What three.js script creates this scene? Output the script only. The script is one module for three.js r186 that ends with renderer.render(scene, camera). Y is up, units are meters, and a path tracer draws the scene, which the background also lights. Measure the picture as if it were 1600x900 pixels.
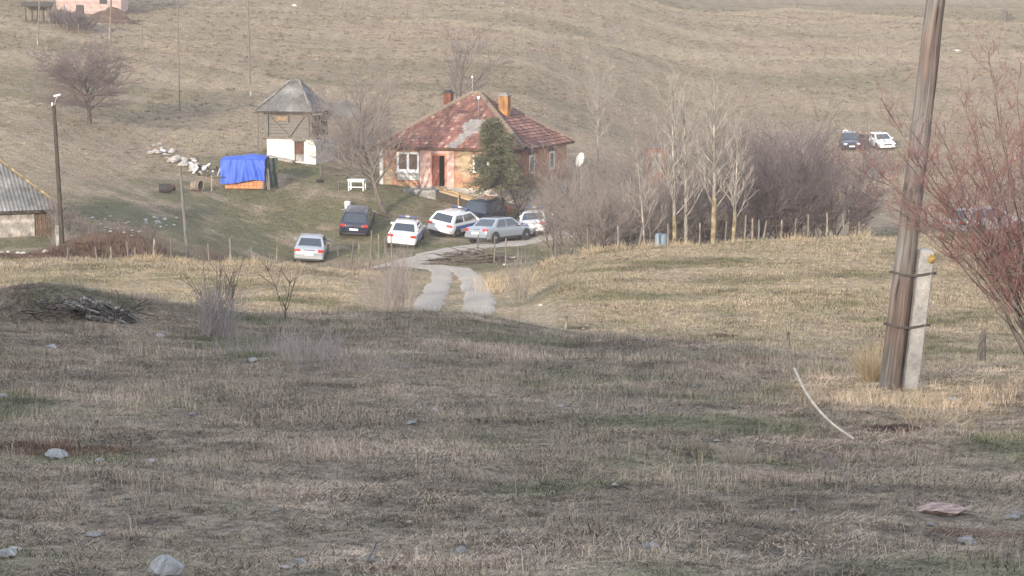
import * as THREE from 'three';
import { ImprovedNoise } from 'three/addons/math/ImprovedNoise.js';
import { mergeGeometries, mergeVertices, toCreasedNormals } from 'three/addons/utils/BufferGeometryUtils.js';
import { MarchingCubes } from 'three/addons/objects/MarchingCubes.js';

// ---------------------------------------------------------------- camera, sky, sun, exposure
const scene = new THREE.Scene();
const CY = 14, PITCH = 7 * Math.PI / 180, FPX = 3600;
const camera = new THREE.PerspectiveCamera(2 * Math.atan(450 / FPX) * 180 / Math.PI, 16 / 9, 0.5, 3000);
camera.position.set(0, CY, 0);
camera.rotation.set(-PITCH, 0, 0);
const renderer = new THREE.WebGLRenderer({ antialias: true });
renderer.toneMapping = THREE.LinearToneMapping;
renderer.toneMappingExposure = 1.92;
renderer.shadowMap.enabled = true;
renderer.shadowMap.type = THREE.PCFSoftShadowMap;

const SUN_E = 12.5 * Math.PI / 180, SUN_A = 22 * Math.PI / 180;      // low sun behind the camera and to its left
const sunDir = new THREE.Vector3(-Math.sin(SUN_A) * Math.cos(SUN_E), Math.sin(SUN_E), Math.cos(SUN_A) * Math.cos(SUN_E));
{ // hazy late winter sky
  const W = 256, H = 128, a = new Float32Array(W * H * 4);
  for (let j = 0; j < H; j++) for (let i = 0; i < W; i++) {
    const v = (j + 0.5) / H, el = (v - 0.5) * Math.PI, az = ((i + 0.5) / W - 0.5) * 2 * Math.PI;
    const d = new THREE.Vector3(Math.cos(el) * Math.cos(az), Math.sin(el), Math.cos(el) * Math.sin(az));
    const t = Math.max(0, Math.sin(el));
    const c = [0.70 - 0.26 * t, 0.74 - 0.20 * t, 0.80 - 0.06 * t];
    const g = Math.max(0, d.dot(sunDir)), glow = 0.5 * Math.pow(g, 6) + 1.2 * Math.pow(g, 40);
    const k = (j * W + i) * 4;
    a[k] = c[0] + glow * 1.0; a[k + 1] = c[1] + glow * 0.88; a[k + 2] = c[2] + glow * 0.68; a[k + 3] = 1;
  }
  const tex = new THREE.DataTexture(a, W, H, THREE.RGBAFormat, THREE.FloatType);
  tex.mapping = THREE.EquirectangularReflectionMapping; tex.magFilter = THREE.LinearFilter; tex.minFilter = THREE.LinearFilter;
  tex.colorSpace = THREE.LinearSRGBColorSpace; tex.needsUpdate = true;
  scene.background = tex; scene.environment = tex;
  scene.backgroundIntensity = 0.95; scene.environmentIntensity = 0.95;
}
const sun = new THREE.DirectionalLight(new THREE.Color().setRGB(1.0, 0.88, 0.73), 4.1);
sun.position.copy(sunDir).multiplyScalar(400); sun.position.add(new THREE.Vector3(0, 0, -120));
sun.target.position.set(0, 0, -120); scene.add(sun, sun.target);
sun.castShadow = true; sun.shadow.radius = 2.4; sun.shadow.mapSize.set(4096, 4096);
Object.assign(sun.shadow.camera, { left: -160, right: 160, top: 160, bottom: -160, near: 10, far: 1200 });
scene.fog = new THREE.FogExp2(new THREE.Color().setRGB(0.86, 0.80, 0.76), 0.0006);

// ---------------------------------------------------------------- helpers
let seed = 12345;
function srand(s) { seed = s >>> 0; }
function rnd() { seed = (seed + 0x6D2B79F5) >>> 0; let t = seed; t = Math.imul(t ^ (t >>> 15), t | 1); t ^= t + Math.imul(t ^ (t >>> 7), t | 61); return ((t ^ (t >>> 14)) >>> 0) / 4294967296; }
const rr = (a, b) => a + (b - a) * rnd();
const pick = (a) => a[Math.floor(rnd() * a.length)];
const V = (x, y, z) => new THREE.Vector3(x, y, z);
const lerp = (a, b, t) => a + (b - a) * t, clamp = (x, a, b) => Math.max(a, Math.min(b, x));
const sstep = (a, b, x) => { const t = clamp((x - a) / (b - a), 0, 1); return t * t * (3 - 2 * t); };
const perlin = new ImprovedNoise();
const n3 = (x, y, z = 0.37) => perlin.noise(x + 100.13, y + 57.71, z + 11.3);
const fbm = (x, y, o = 4, z = 0.37) => { let s = 0, a = 1, f = 1, t = 0; for (let i = 0; i < o; i++) { s += a * n3(x * f, y * f, z + i * 7.1); t += a; a *= 0.5; f *= 2.03; } return s / t; };
const col = (r, g, b) => new THREE.Color().setRGB(r, g, b);
const hex = (h) => new THREE.Color(h);

const used = {};
function numbered(n) { const k = used[n] = (used[n] ?? -1) + 1; return k ? `${n}_${String(k).padStart(3, '0')}` : n; }
function tag(o, label, category, group, kind) { if (label) o.userData.label = label; if (category) o.userData.category = category; if (group) o.userData.group = group; if (kind) o.userData.kind = kind; return o; }
function thing(name, label, category, pos = V(0, 0, 0), turn = 0, group) {
  const o = new THREE.Group(); o.name = numbered(name); o.position.copy(pos); o.rotation.y = turn; scene.add(o);
  return tag(o, label, category, group);
}
function mesh(name, geo, mat, parent) {
  const m = new THREE.Mesh(geo, mat); m.castShadow = m.receiveShadow = true;
  if (parent) { m.name = name; parent.add(m); } else { m.name = numbered(name); scene.add(m); }
  return m;
}
function copyThing(src, pos, turn, label, group, scale) {
  const c = src.clone(); c.name = numbered(src.name.replace(/_\d{3}$/, '')); c.position.copy(pos); if (turn !== undefined) c.rotation.y = turn;
  c.userData = { ...src.userData }; if (label) c.userData.label = label; if (group) c.userData.group = group; if (scale) c.scale.setScalar(scale);
  scene.add(c); return c;
}
function clean(g) { // position, normal, uv only, not indexed
  let o = g.index ? g.toNonIndexed() : g;
  for (const k of Object.keys(o.attributes)) if (!['position', 'normal', 'uv', 'color'].includes(k)) o.deleteAttribute(k);
  if (!o.attributes.uv) o.setAttribute('uv', new THREE.Float32BufferAttribute(new Float32Array(o.attributes.position.count * 2), 2));
  return o;
}
const merge = (l) => mergeGeometries(l.map(clean), false);
function box(w, h, d, x = 0, y = 0, z = 0, rx = 0, ry = 0, rz = 0) {
  const g = new THREE.BoxGeometry(w, h, d);
  const m = new THREE.Matrix4().makeRotationFromEuler(new THREE.Euler(rx, ry, rz)); m.setPosition(x, y, z);
  return g.applyMatrix4(m);
}
function bevBox(w, h, d, b, x = 0, y = 0, z = 0, rx = 0, ry = 0, rz = 0) { // box with chamfered edges
  const s = new THREE.Shape(); const a = w / 2 - b, c = h / 2 - b;
  s.moveTo(-a, -h / 2); s.lineTo(a, -h / 2); s.lineTo(w / 2, -c); s.lineTo(w / 2, c); s.lineTo(a, h / 2); s.lineTo(-a, h / 2); s.lineTo(-w / 2, c); s.lineTo(-w / 2, -c); s.closePath();
  const g = new THREE.ExtrudeGeometry(s, { depth: d - 2 * b, bevelEnabled: true, bevelThickness: b, bevelSize: b * 0.6, bevelOffset: -b * 0.6, bevelSegments: 1, steps: 1 });
  g.translate(0, 0, -(d - 2 * b) / 2);
  const m = new THREE.Matrix4().makeRotationFromEuler(new THREE.Euler(rx, ry, rz)); m.setPosition(x, y, z);
  return g.applyMatrix4(m);
}
function cyl(r0, r1, h, x = 0, y = 0, z = 0, seg = 12, rx = 0, rz = 0) {
  const g = new THREE.CylinderGeometry(r1, r0, h, seg);
  const m = new THREE.Matrix4().makeRotationFromEuler(new THREE.Euler(rx, 0, rz)); m.setPosition(x, y, z);
  return g.applyMatrix4(m);
}
// tapered tube through points, radii per point, k sides; pushes into arrays
class Tubes {
  constructor() { this.p = []; this.n = []; this.uv = []; this.c = []; this.i = []; }
  add(pts, rad, k = 5, color = null, cap = false) {
    const base = this.p.length / 3; let len = 0; const n = pts.length;
    let ref = V(0.31, 0.17, 0.93);
    for (let j = 0; j < n; j++) {
      const a = pts[Math.max(0, j - 1)], b = pts[Math.min(n - 1, j + 1)];
      const t = b.clone().sub(a).normalize();
      let u = ref.clone().sub(t.clone().multiplyScalar(ref.dot(t))); if (u.lengthSq() < 1e-4) u = V(1, 0, 0).sub(t.clone().multiplyScalar(t.x)); u.normalize(); ref = u;
      const w = t.clone().cross(u);
      if (j) len += pts[j].distanceTo(pts[j - 1]);
      const r = Array.isArray(rad) ? rad[j] : rad;
      for (let s = 0; s <= k; s++) {
        const an = s / k * Math.PI * 2, cx = Math.cos(an), sx = Math.sin(an);
        const nx = u.x * cx + w.x * sx, ny = u.y * cx + w.y * sx, nz = u.z * cx + w.z * sx;
        this.p.push(pts[j].x + nx * r, pts[j].y + ny * r, pts[j].z + nz * r); this.n.push(nx, ny, nz); this.uv.push(s / k * Math.max(0.05, r * 6.28), len);
        if (color) this.c.push(color.r, color.g, color.b);
      }
      if (j) for (let s = 0; s < k; s++) {
        const a0 = base + (j - 1) * (k + 1) + s, b0 = a0 + k + 1;
        this.i.push(a0, a0 + 1, b0, a0 + 1, b0 + 1, b0);
      }
    }
    if (cap) {
      const e = this.p.length / 3, q = pts[n - 1]; this.p.push(q.x, q.y, q.z); const t = q.clone().sub(pts[n - 2]).normalize(); this.n.push(t.x, t.y, t.z); this.uv.push(0, len); if (color) this.c.push(color.r, color.g, color.b);
      const b0 = base + (n - 1) * (k + 1); for (let s = 0; s < k; s++) this.i.push(b0 + s, b0 + s + 1, e);
    }
  }
  geo() {
    const g = new THREE.BufferGeometry();
    g.setAttribute('position', new THREE.Float32BufferAttribute(this.p, 3)); g.setAttribute('normal', new THREE.Float32BufferAttribute(this.n, 3)); g.setAttribute('uv', new THREE.Float32BufferAttribute(this.uv, 2));
    if (this.c.length) g.setAttribute('color', new THREE.Float32BufferAttribute(this.c, 3));
    g.setIndex(this.i); return g;
  }
}
const tube = (pts, rad, k = 8, cap = true) => { const t = new Tubes(); t.add(pts, rad, k, null, cap); return t.geo(); };
function grainTex(size, fn, srgb = true, repeat = 1) {
  const a = new Uint8Array(size * size * 4);
  for (let j = 0; j < size; j++) for (let i = 0; i < size; i++) { const c = fn(i / size, j / size, i, j), k = (j * size + i) * 4; a[k] = clamp(c[0], 0, 1) * 255; a[k + 1] = clamp(c[1], 0, 1) * 255; a[k + 2] = clamp(c[2], 0, 1) * 255; a[k + 3] = 255; }
  const t = new THREE.DataTexture(a, size, size, THREE.RGBAFormat); t.wrapS = t.wrapT = THREE.RepeatWrapping; t.magFilter = THREE.LinearFilter; t.minFilter = THREE.LinearFilter;
  if (srgb) t.colorSpace = THREE.SRGBColorSpace; t.repeat.set(repeat, repeat); t.needsUpdate = true; return t;
}
// tileable value noise
function tileNoise(period, s) { const N = period, a = new Float32Array(N * N); srand(s); for (let i = 0; i < N * N; i++) a[i] = rnd(); return (u, v) => { const x = u * N, y = v * N, i = Math.floor(x), j = Math.floor(y), fx = x - i, fy = y - j, sx = fx * fx * (3 - 2 * fx), sy = fy * fy * (3 - 2 * fy), g = (p, q) => a[((q % N + N) % N) * N + ((p % N + N) % N)]; return lerp(lerp(g(i, j), g(i + 1, j), sx), lerp(g(i, j + 1), g(i + 1, j + 1), sx), sy); }; }
function tileFbm(p, s, o = 4) { const L = []; for (let i = 0; i < o; i++) L.push(tileNoise(p << i, s + i * 31)); return (u, v) => { let r = 0, a = 1, t = 0; for (const f of L) { r += a * f(u, v); t += a; a *= 0.6; } return r / t; }; }

// ---------------------------------------------------------------- pixel of the photograph -> direction; ground heights
const cP = Math.cos(PITCH), sP = Math.sin(PITCH);
function at(px, py, d) { // point on the ray of a pixel at the distance d ahead of the camera
  const X = (px - 800) / FPX, Y = (450 - py) / FPX, z = Y * sP + cP;
  return V(X / z * d, CY + (Y * cP - sP) / z * d, -d);
}
const NEAR = [[-160, 33], [-100, 28.9], [-70, 21.9], [-40, 8.5], [-20, 2.2], [0, -1.6], [11, -2.72], [18, -3.42], [24, -3.98]];  // unseen rise behind the camera, its height set to shade the near slope
const COLS = [
  [-900, [...NEAR, [32, -4.7], [40, -5.4], [50, -7.0], [60, -8.4], [75, -10], [90, -10.8], [104, -11.3], [112, -11.3], [128, -10.3], [142, -9.0], [156, -7], [190, -3.6], [240, 1.2], [300, 7], [450, 30], [800, 70]]],
  [-250, [...NEAR, [32, -4.7], [40, -5.35], [50, -7.0], [60, -8.4], [75, -10], [90, -10.9], [104, -11.4], [112, -11.6], [128, -10.9], [142, -9.7], [156, -7.8], [190, -4.4], [240, 0.6], [300, 7], [450, 30], [800, 70]]],
  [0, [...NEAR, [32, -4.68], [40, -5.3], [50, -7.0], [60, -8.4], [75, -10], [90, -10.95], [104, -11.6], [112, -11.75], [128, -11.0], [142, -9.9], [156, -8.05], [190, -4.75], [240, 0.0], [300, 6], [450, 30], [800, 70]]],
  [250, [...NEAR, [32, -4.7], [40, -5.35], [50, -7.0], [60, -8.4], [75, -9.95], [90, -10.9], [103, -11.6], [112, -12.1], [128, -12.2], [142, -11.6], [158, -10.1], [172, -8.7], [200, -5.1], [240, -1.2], [300, 4.6], [450, 28], [800, 70]]],
  [450, [...NEAR, [32, -4.72], [40, -5.4], [50, -7.05], [60, -8.4], [75, -9.95], [90, -10.9], [105, -11.95], [112, -13.2], [120, -14.1], [128, -14.3], [138, -13.6], [148, -11.7], [158, -10.3], [172, -8.9], [200, -6.2], [250, -1.2], [300, 4], [450, 27], [800, 70]]],
  [600, [...NEAR, [32, -4.75], [40, -5.4], [50, -7.1], [60, -8.5], [75, -10.05], [90, -11.2], [105, -12.3], [113, -13.0], [122, -13.7], [133, -14.0], [138, -13.5], [143, -12.5], [148, -11.75], [156, -11.3], [166, -10.2], [200, -6.7], [255, -1.2], [300, 3.4], [450, 27], [800, 70]]],
  [720, [...NEAR, [32, -4.78], [40, -5.42], [50, -7.15], [60, -8.6], [75, -10.1], [90, -11.25], [105, -12.4], [113, -12.95], [122, -13.5], [133, -13.9], [138, -13.8], [143, -13.4], [148, -12.5], [156, -11.9], [166, -10.6], [200, -6.9], [255, -1.3], [300, 3], [450, 26], [800, 70]]],
  [820, [...NEAR, [32, -4.82], [39, -5.45], [50, -7.2], [60, -8.6], [75, -9.95], [90, -11.0], [105, -12.1], [113, -12.8], [122, -13.4], [133, -13.9], [140, -13.8], [146, -13.4], [156, -12.7], [170, -11.0], [200, -7.6], [255, -1.8], [300, 2.6], [450, 25], [800, 70]]],
  [890, [...NEAR, [32, -4.86], [38, -5.45], [48, -7.2], [60, -8.7], [75, -9.55], [90, -10.35], [99, -10.85], [104, -11.5], [113, -12.8], [122, -13.5], [133, -13.8], [142, -13.7], [150, -13.2], [160, -12.3], [175, -11.3], [205, -8.6], [260, -2.2], [300, 2.2], [450, 24], [800, 70]]],
  [1100, [...NEAR, [29, -4.5], [33, -4.9], [42, -6.5], [55, -8.3], [60, -8.8], [80, -9.8], [100, -10.45], [106, -11.2], [115, -12.8], [125, -14.0], [140, -14.5], [160, -14.4], [190, -14.0], [212, -12.9], [275, -5.2], [330, 0.8], [450, 20], [800, 66]]],
  [1400, [...NEAR, [28, -4.45], [31, -4.9], [42, -6.8], [55, -8.5], [60, -9.0], [80, -9.75], [99, -10.1], [107, -10.9], [116, -12.0], [130, -12.8], [160, -13.6], [190, -13.6], [212, -13.1], [280, -5.6], [330, 0.2], [450, 19], [800, 65]]],
  [1600, [...NEAR, [28, -4.42], [31, -4.85], [42, -6.8], [55, -8.5], [60, -9.0], [80, -9.7], [99, -9.95], [107, -10.6], [116, -11.6], [130, -12.5], [160, -13.4], [190, -13.4], [212, -12.9], [280, -5.6], [330, 0.2], [450, 19], [800, 65]]],
  [2500, [...NEAR, [28, -4.4], [31, -4.8], [42, -6.6], [55, -8.2], [60, -8.7], [80, -9.3], [99, -9.5], [116, -11], [130, -12], [160, -13], [190, -13], [212, -12.5], [280, -5.4], [330, 0.2], [450, 19], [800, 65]]],
];
const D0 = -160, D1 = 860, TB = COLS.map(([px, pts]) => {       // monotone cubic through each profile, tabulated every metre
  const n = pts.length, dx = [], s = [], m = [];
  for (let i = 0; i < n - 1; i++) { dx[i] = pts[i + 1][0] - pts[i][0]; s[i] = (pts[i + 1][1] - pts[i][1]) / dx[i]; }
  m[0] = s[0]; m[n - 1] = s[n - 2];
  for (let i = 1; i < n - 1; i++) m[i] = s[i - 1] * s[i] <= 0 ? 0 : 3 * (dx[i - 1] + dx[i]) / ((2 * dx[i] + dx[i - 1]) / s[i - 1] + (dx[i] + 2 * dx[i - 1]) / s[i]);
  const out = new Float32Array(D1 - D0 + 2);
  for (let d = D0, i = 0, k = 0; d <= D1 + 1; d++, k++) {
    while (i < n - 2 && d > pts[i + 1][0]) i++;
    const h = dx[i], t = (d - pts[i][0]) / h, t2 = t * t, t3 = t2 * t;
    out[k] = d > pts[n - 1][0] ? pts[n - 1][1] + (d - pts[n - 1][0]) * m[n - 1] : pts[i][1] * (2 * t3 - 3 * t2 + 1) + h * m[i] * (t3 - 2 * t2 + t) + pts[i + 1][1] * (-2 * t3 + 3 * t2) + h * m[i + 1] * (t3 - t2);
  }
  return { u: (px - 800) / FPX, h: out };
});
function colH(c, d) { const x = clamp(d, D0, D1) - D0, i = Math.floor(x), f = x - i; return lerp(c.h[i], c.h[i + 1], f); }
const humps = [];   // local swellings [x, d, rx, rd, height]
function H(x, d, fine = true) {
  const u = x / Math.max(d, 25); let i = 0; while (i < TB.length - 2 && u > TB[i + 1].u) i++;
  const t = clamp((u - TB[i].u) / (TB[i + 1].u - TB[i].u), 0, 1);
  const p1 = colH(TB[i], d), p2 = colH(TB[i + 1], d), w = TB[i + 1].u - TB[i].u;
  const p0 = i ? colH(TB[i - 1], d) : p1, p3 = i < TB.length - 2 ? colH(TB[i + 2], d) : p2;
  const m1 = i ? (p2 - p0) / (TB[i + 1].u - TB[i - 1].u) * w : p2 - p1, m2 = i < TB.length - 2 ? (p3 - p1) / (TB[i + 2].u - TB[i].u) * w : p2 - p1;
  const t2 = t * t, t3 = t2 * t;
  let h = CY + p1 * (2 * t3 - 3 * t2 + 1) + m1 * (t3 - 2 * t2 + t) + p2 * (-2 * t3 + 3 * t2) + m2 * (t3 - t2);
  if (d < -20) { const x0 = x - 0.404 * d; h -= (1.9 - 0.034 * d) * sstep(-9.5, -5, x0) * sstep(-25, -62, d); }   // dip shaped into the unseen hill behind so sun reaches the pole
  for (const [hx, hd, rx, rd, hh] of humps) { const q = ((x - hx) / rx) ** 2 + ((d - hd) / rd) ** 2; if (q < 1) h += hh * (1 - q) * (1 - q); }
  if (fine) {
    const far = sstep(150, 260, d);
    h += 0.10 * n3(x * 0.35, d * 0.35) * (1 + far) + 0.05 * n3(x * 1.1, d * 1.1, 3.3) + (d < 60 ? 0.03 * n3(x * 2.9, d * 2.9, 5.1) : 0) + 0.35 * far * n3(x * 0.06, d * 0.06, 8.8);
    const hs = sstep(150, 185, d); if (hs > 0) h += hs * (0.16 * n3(x * 0.07, d * 0.45, 14.4) + 0.10 * n3(x * 0.22, d * 1.1, 16.1) + 0.10 * Math.abs(n3(x * 0.5, d * 0.7, 19.3)));
  }
  return h;
}
const g3 = (x, d) => V(x, H(x, d), -d);
const onG = (px, d) => g3((px - 800) / FPX * d / 1.0, d);     // ground under a pixel column, at a known distance
function G(px, py) { // first ground met by the ray of a pixel
  let lo = 6; for (let d = 6; d < 700; d += d < 60 ? 0.25 : 0.5) { const q = at(px, py, d); if (q.y < H(q.x, d)) { let a = lo, b = d; for (let i = 0; i < 14; i++) { const m = (a + b) / 2, w = at(px, py, m); if (w.y < H(w.x, m)) b = m; else a = m; } const w = at(px, py, b); return g3(w.x, b); } lo = d; }
  return onG(px, 300);
}
// ---------------------------------------------------------------- ground sheet
humps.push([at(120, 470, 38).x, 38, 3.2, 3.0, 0.42], [at(60, 480, 37).x, 37, 1.6, 2, 0.2], [at(150, 395, 107).x, 109, 4.0, 2.6, 1.05], [at(215, 395, 107).x, 109, 2.6, 2.2, 0.4]);
const C = { // base colours, linear
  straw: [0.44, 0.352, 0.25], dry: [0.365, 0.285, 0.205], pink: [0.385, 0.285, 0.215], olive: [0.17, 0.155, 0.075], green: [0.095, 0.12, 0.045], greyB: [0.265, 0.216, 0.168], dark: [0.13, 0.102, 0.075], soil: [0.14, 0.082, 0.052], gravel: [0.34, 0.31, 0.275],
};
const mix3 = (a, b, t) => [lerp(a[0], b[0], t), lerp(a[1], b[1], t), lerp(a[2], b[2], t)];
const strips = [];
function addStrip(pts, w, c, beyond) { const q = pts.map(([px, py]) => { const g = G(px, py); return [g.x, -g.z]; }); strips.push({ w, c, beyond, at: (x, d) => { for (let i = 0; i < q.length - 1; i++) { const [ax, ad] = q[i], [bx, bd] = q[i + 1]; if (x >= Math.min(ax, bx) && x <= Math.max(ax, bx)) return d - lerp(ad, bd, (x - ax) / (bx - ax)); } return null; } }); }
addStrip([[600, 32], [850, 56], [1100, 82], [1300, 89], [1450, 91], [1700, 97]], 3.2, [0.46, 0.37, 0.265]);
addStrip([[1000, 2], [1240, 13], [1330, 21], [1500, 33], [1750, 40]], 2.6, [0.46, 0.37, 0.25], [0.22, 0.19, 0.12]);
addStrip([[-150, 20], [0, 30], [120, 62], [230, 68], [300, 88], [420, 122], [600, 166]], 2.2, [0.45, 0.35, 0.26]);
const patch = (() => { const g = G(1385, 618); return { x: g.x, d: -g.z }; })();
const dugs = [];   // bare soil patches [x, d, rx, rd]
function groundColor(x, d) {
  const u = x / Math.max(d, 25) * FPX + 800;
  const big = fbm(x * 0.05, d * 0.05, 4, 2.2), mid = fbm(x * 0.25, d * 0.25, 4, 4.4), sm = fbm(x * 1.3, d * 1.3, 3, 6.6), band = fbm(x * 0.018, d * 0.11, 4, 9.1);
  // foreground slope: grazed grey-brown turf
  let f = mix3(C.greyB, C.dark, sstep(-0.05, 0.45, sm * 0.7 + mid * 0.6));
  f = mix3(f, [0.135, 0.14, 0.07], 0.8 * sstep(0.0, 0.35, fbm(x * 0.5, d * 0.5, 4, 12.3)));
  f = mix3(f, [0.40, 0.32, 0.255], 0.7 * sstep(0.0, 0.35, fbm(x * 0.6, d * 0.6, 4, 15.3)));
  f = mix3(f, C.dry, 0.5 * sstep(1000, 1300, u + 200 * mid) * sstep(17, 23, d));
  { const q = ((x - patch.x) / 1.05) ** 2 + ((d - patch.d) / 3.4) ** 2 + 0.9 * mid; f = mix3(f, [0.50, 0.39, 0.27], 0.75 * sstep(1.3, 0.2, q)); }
  // tall dry hay of the field
  let h = mix3(C.straw, C.olive, sstep(-0.12, 0.40, mid * 0.75 + sm * 0.4));
  h = mix3(h, C.dry, sstep(0.0, 0.4, big));
  h = mix3(h, C.green, 0.35 * sstep(0.1, 0.45, fbm(x * 0.4, d * 0.4, 4, 18.3)) + 0.25 * sstep(500, 100, u) * sstep(90, 80, d));
  // mown yard, olive green
  let y = mix3(C.olive, C.dry, sstep(-0.05, 0.35, mid + sm * 0.4)); y = mix3(y, C.green, 0.35 * sstep(0, 0.4, -mid));
  // pasture of the far hillside
  let s = mix3(C.dry, C.olive, 0.6 * sstep(-0.1, 0.4, band * 0.9 + mid * 0.5)); s = mix3(s, C.straw, 0.7 * sstep(0.02, 0.35, -band + sm * 0.3)); s = mix3(s, C.pink, 0.6 * sstep(0.0, 0.3, big)); s = mix3(s, C.soil, 0.35 * sstep(0.25, 0.5, fbm(x * 0.3, d * 0.8, 4, 21)));
  const lip = u < 850 ? 44 : lerp(44, 37, sstep(850, 1200, u));
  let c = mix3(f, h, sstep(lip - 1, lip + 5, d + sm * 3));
  const edge = u < 850 ? 104 : 101, yd = sstep(edge, edge + 8, d + mid * 4);
  c = mix3(c, y, yd);
  const hs = (u < 400 ? lerp(128, 158, sstep(0, 400, u)) : u < 900 ? 160 : lerp(160, 128, sstep(900, 1100, u)));
  c = mix3(c, s, sstep(hs - 6, hs + 10, d + 8 * mid));
  for (const L of strips) if (d > 120) { const e = L.at(x, d); if (e !== null) { const q = Math.abs(e + 1.2 * mid); if (q < L.w) c = mix3(c, L.c, 0.75 * sstep(L.w, L.w * 0.3, q)); if (L.beyond && e > 0) c = mix3(c, L.beyond, 0.55 * sstep(0, 3, e)); } }
  for (const [sx, sd, rx, rd] of dugs) { const q = ((x - sx) / rx) ** 2 + ((d - sd) / rd) ** 2 + 0.5 * sm; if (q < 1.2) c = mix3(c, C.soil, sstep(1.1, 0.7, q)); }
  const e = 1 + 0.3 * sm;
  return [c[0] * e, c[1] * e, c[2] * e];
}
for (const [px, py, rx, rd] of [[1385, 674, .3, .22], [1125, 525, .42, .4], [1290, 556, .5, .4], [1150, 562, .3, .3], [905, 515, .4, .5], [30, 700, 1.1, .3], [1555, 835, .45, .12], [610, 888, .18, .12], [740, 888, .16, .1], [30, 402, 2.0, 2.0]]) { const g = G(px, py); dugs.push([g.x, -g.z, rx, rd]); }
dugs.push([at(150, 395, 109).x, 109, 3.2, 2.4], [at(215, 395, 109).x, 109, 2.0, 2.0]);
const nA = tileFbm(8, 11, 5), nB = tileFbm(40, 77, 3);
const turfTex = grainTex(512, (u, v) => { const a = nA(u, v), b = nB(u, v), g = 0.66 + 0.50 * (a - 0.5) + 0.75 * (b - 0.5); return [g * 1.10 + 0.1, g * 1.08 + 0.1, g * 1.02 + 0.1]; });
const turfBump = grainTex(512, (u, v) => { const b = 0.5 * nB(u, v) + 0.5 * nA(u, v); return [b, b, b]; }, false);
const groundMat = new THREE.MeshStandardMaterial({ vertexColors: true, map: turfTex, bumpMap: turfBump, bumpScale: 0.03, roughness: 1 });
{
  const ds = []; for (let d = -155; d < 840; d += d < 5 ? 2.5 : d < 45 ? 0.28 : d < 110 ? 0.55 : d < 180 ? 0.8 : d < 330 ? 1.6 : 14) ds.push(d);
  const us = []; for (let k = -170; k <= 170; k++) { const t = k / 170, a = Math.abs(t); us.push(Math.sign(t) * (a < 0.82 ? a / 0.82 * 0.255 : 0.255 + ((a - 0.82) / 0.18) ** 2 * 1.0)); }
  const P = [], Cc = [], U = [], I = [], nu = us.length;
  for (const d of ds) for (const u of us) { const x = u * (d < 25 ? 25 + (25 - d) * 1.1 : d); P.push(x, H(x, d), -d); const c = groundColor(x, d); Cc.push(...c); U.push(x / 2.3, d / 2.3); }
  for (let j = 0; j < ds.length - 1; j++) for (let i = 0; i < nu - 1; i++) { const a = j * nu + i, b = a + 1, c = a + nu, e = c + 1; I.push(a, b, c, b, e, c); }
  const g = new THREE.BufferGeometry(); g.setAttribute('position', new THREE.Float32BufferAttribute(P, 3)); g.setAttribute('color', new THREE.Float32BufferAttribute(Cc, 3)); g.setAttribute('uv', new THREE.Float32BufferAttribute(U, 2)); g.setIndex(I); g.computeVertexNormals();
  const m = mesh('ground', g, groundMat); tag(m, 'rolling winter pasture of dry grass', 'ground', null, 'structure');
}
// ---------------------------------------------------------------- two-wheel farm track and drive
const gravTex = grainTex(256, (u, v) => { const g = 0.84 + 0.4 * (nB(u, v) - 0.5) + 0.25 * (nA(u, v) - 0.5); return [g, g * 0.98, g * 0.95]; });
const gravMat = new THREE.MeshStandardMaterial({ color: col(0.56, 0.51, 0.455), map: gravTex, bumpMap: turfBump, bumpScale: 0.02, roughness: 1 });
const trackPaths = [];
function strip(name, label, pts, w, lift) {
  const curve = new THREE.CatmullRomCurve3(pts.map(([x, d]) => V(x, 0, -d))), n = Math.ceil(curve.getLength() / 0.35), P = [], U = [], I = [], K = 10, path = [];
  for (let j = 0; j <= n; j++) {
    const t = j / n, q = curve.getPoint(t), tg = curve.getTangent(t), sx = tg.z, sz = -tg.x, ww = (typeof w === 'function' ? w(t) : w);
    path.push([q.x, -q.z, ww]);
    for (let k = 0; k <= K; k++) {
      const s = (k / K - 0.5), e = ww * (1 + 0.45 * fbm(j * 0.12, (k < K / 2 ? 3 : 9), 4)) * s, x = q.x - sx * e, z = q.z - sz * e;
      P.push(x, H(x, -z) + lift * (1 - Math.pow(Math.abs(s) * 2, 6) * 1.2), z); U.push(x / 1.2, z / 1.2);
    }
    if (j) for (let k = 0; k < K; k++) { const a = (j - 1) * (K + 1) + k, b = a + 1, c = a + K + 1, e = c + 1; I.push(a, b, c, b, e, c); }
  }
  const g = new THREE.BufferGeometry(); g.setAttribute('position', new THREE.Float32BufferAttribute(P, 3)); g.setAttribute('uv', new THREE.Float32BufferAttribute(U, 2)); g.setIndex(I); g.computeVertexNormals();
  trackPaths.push(path);
  return tag(mesh(name, g, gravMat), label, 'track', null, 'structure');
}
const X = (px, d) => (px - 800) / FPX * d;
strip('wheel_track', 'pale gravel wheel rut of the farm track', [[X(640, 62), 62], [X(663, 75), 75], [X(668, 82), 82], [X(680, 92), 92], [X(690, 104), 104], [X(686, 112), 112], [X(664, 116), 116], [X(640, 118.5), 118.5]], (t) => 1.2 - 0.25 * t, 0.05);
strip('wheel_track', 'pale gravel wheel rut of the farm track beside the bank', [[X(730, 62), 62], [X(742, 75), 75], [X(748, 82), 82], [X(744, 92), 92], [X(733, 104), 104], [X(718, 112), 112], [X(690, 116.5), 116.5], [X(650, 119), 119]], (t) => 1.3 - 0.3 * t, 0.055);
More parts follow.
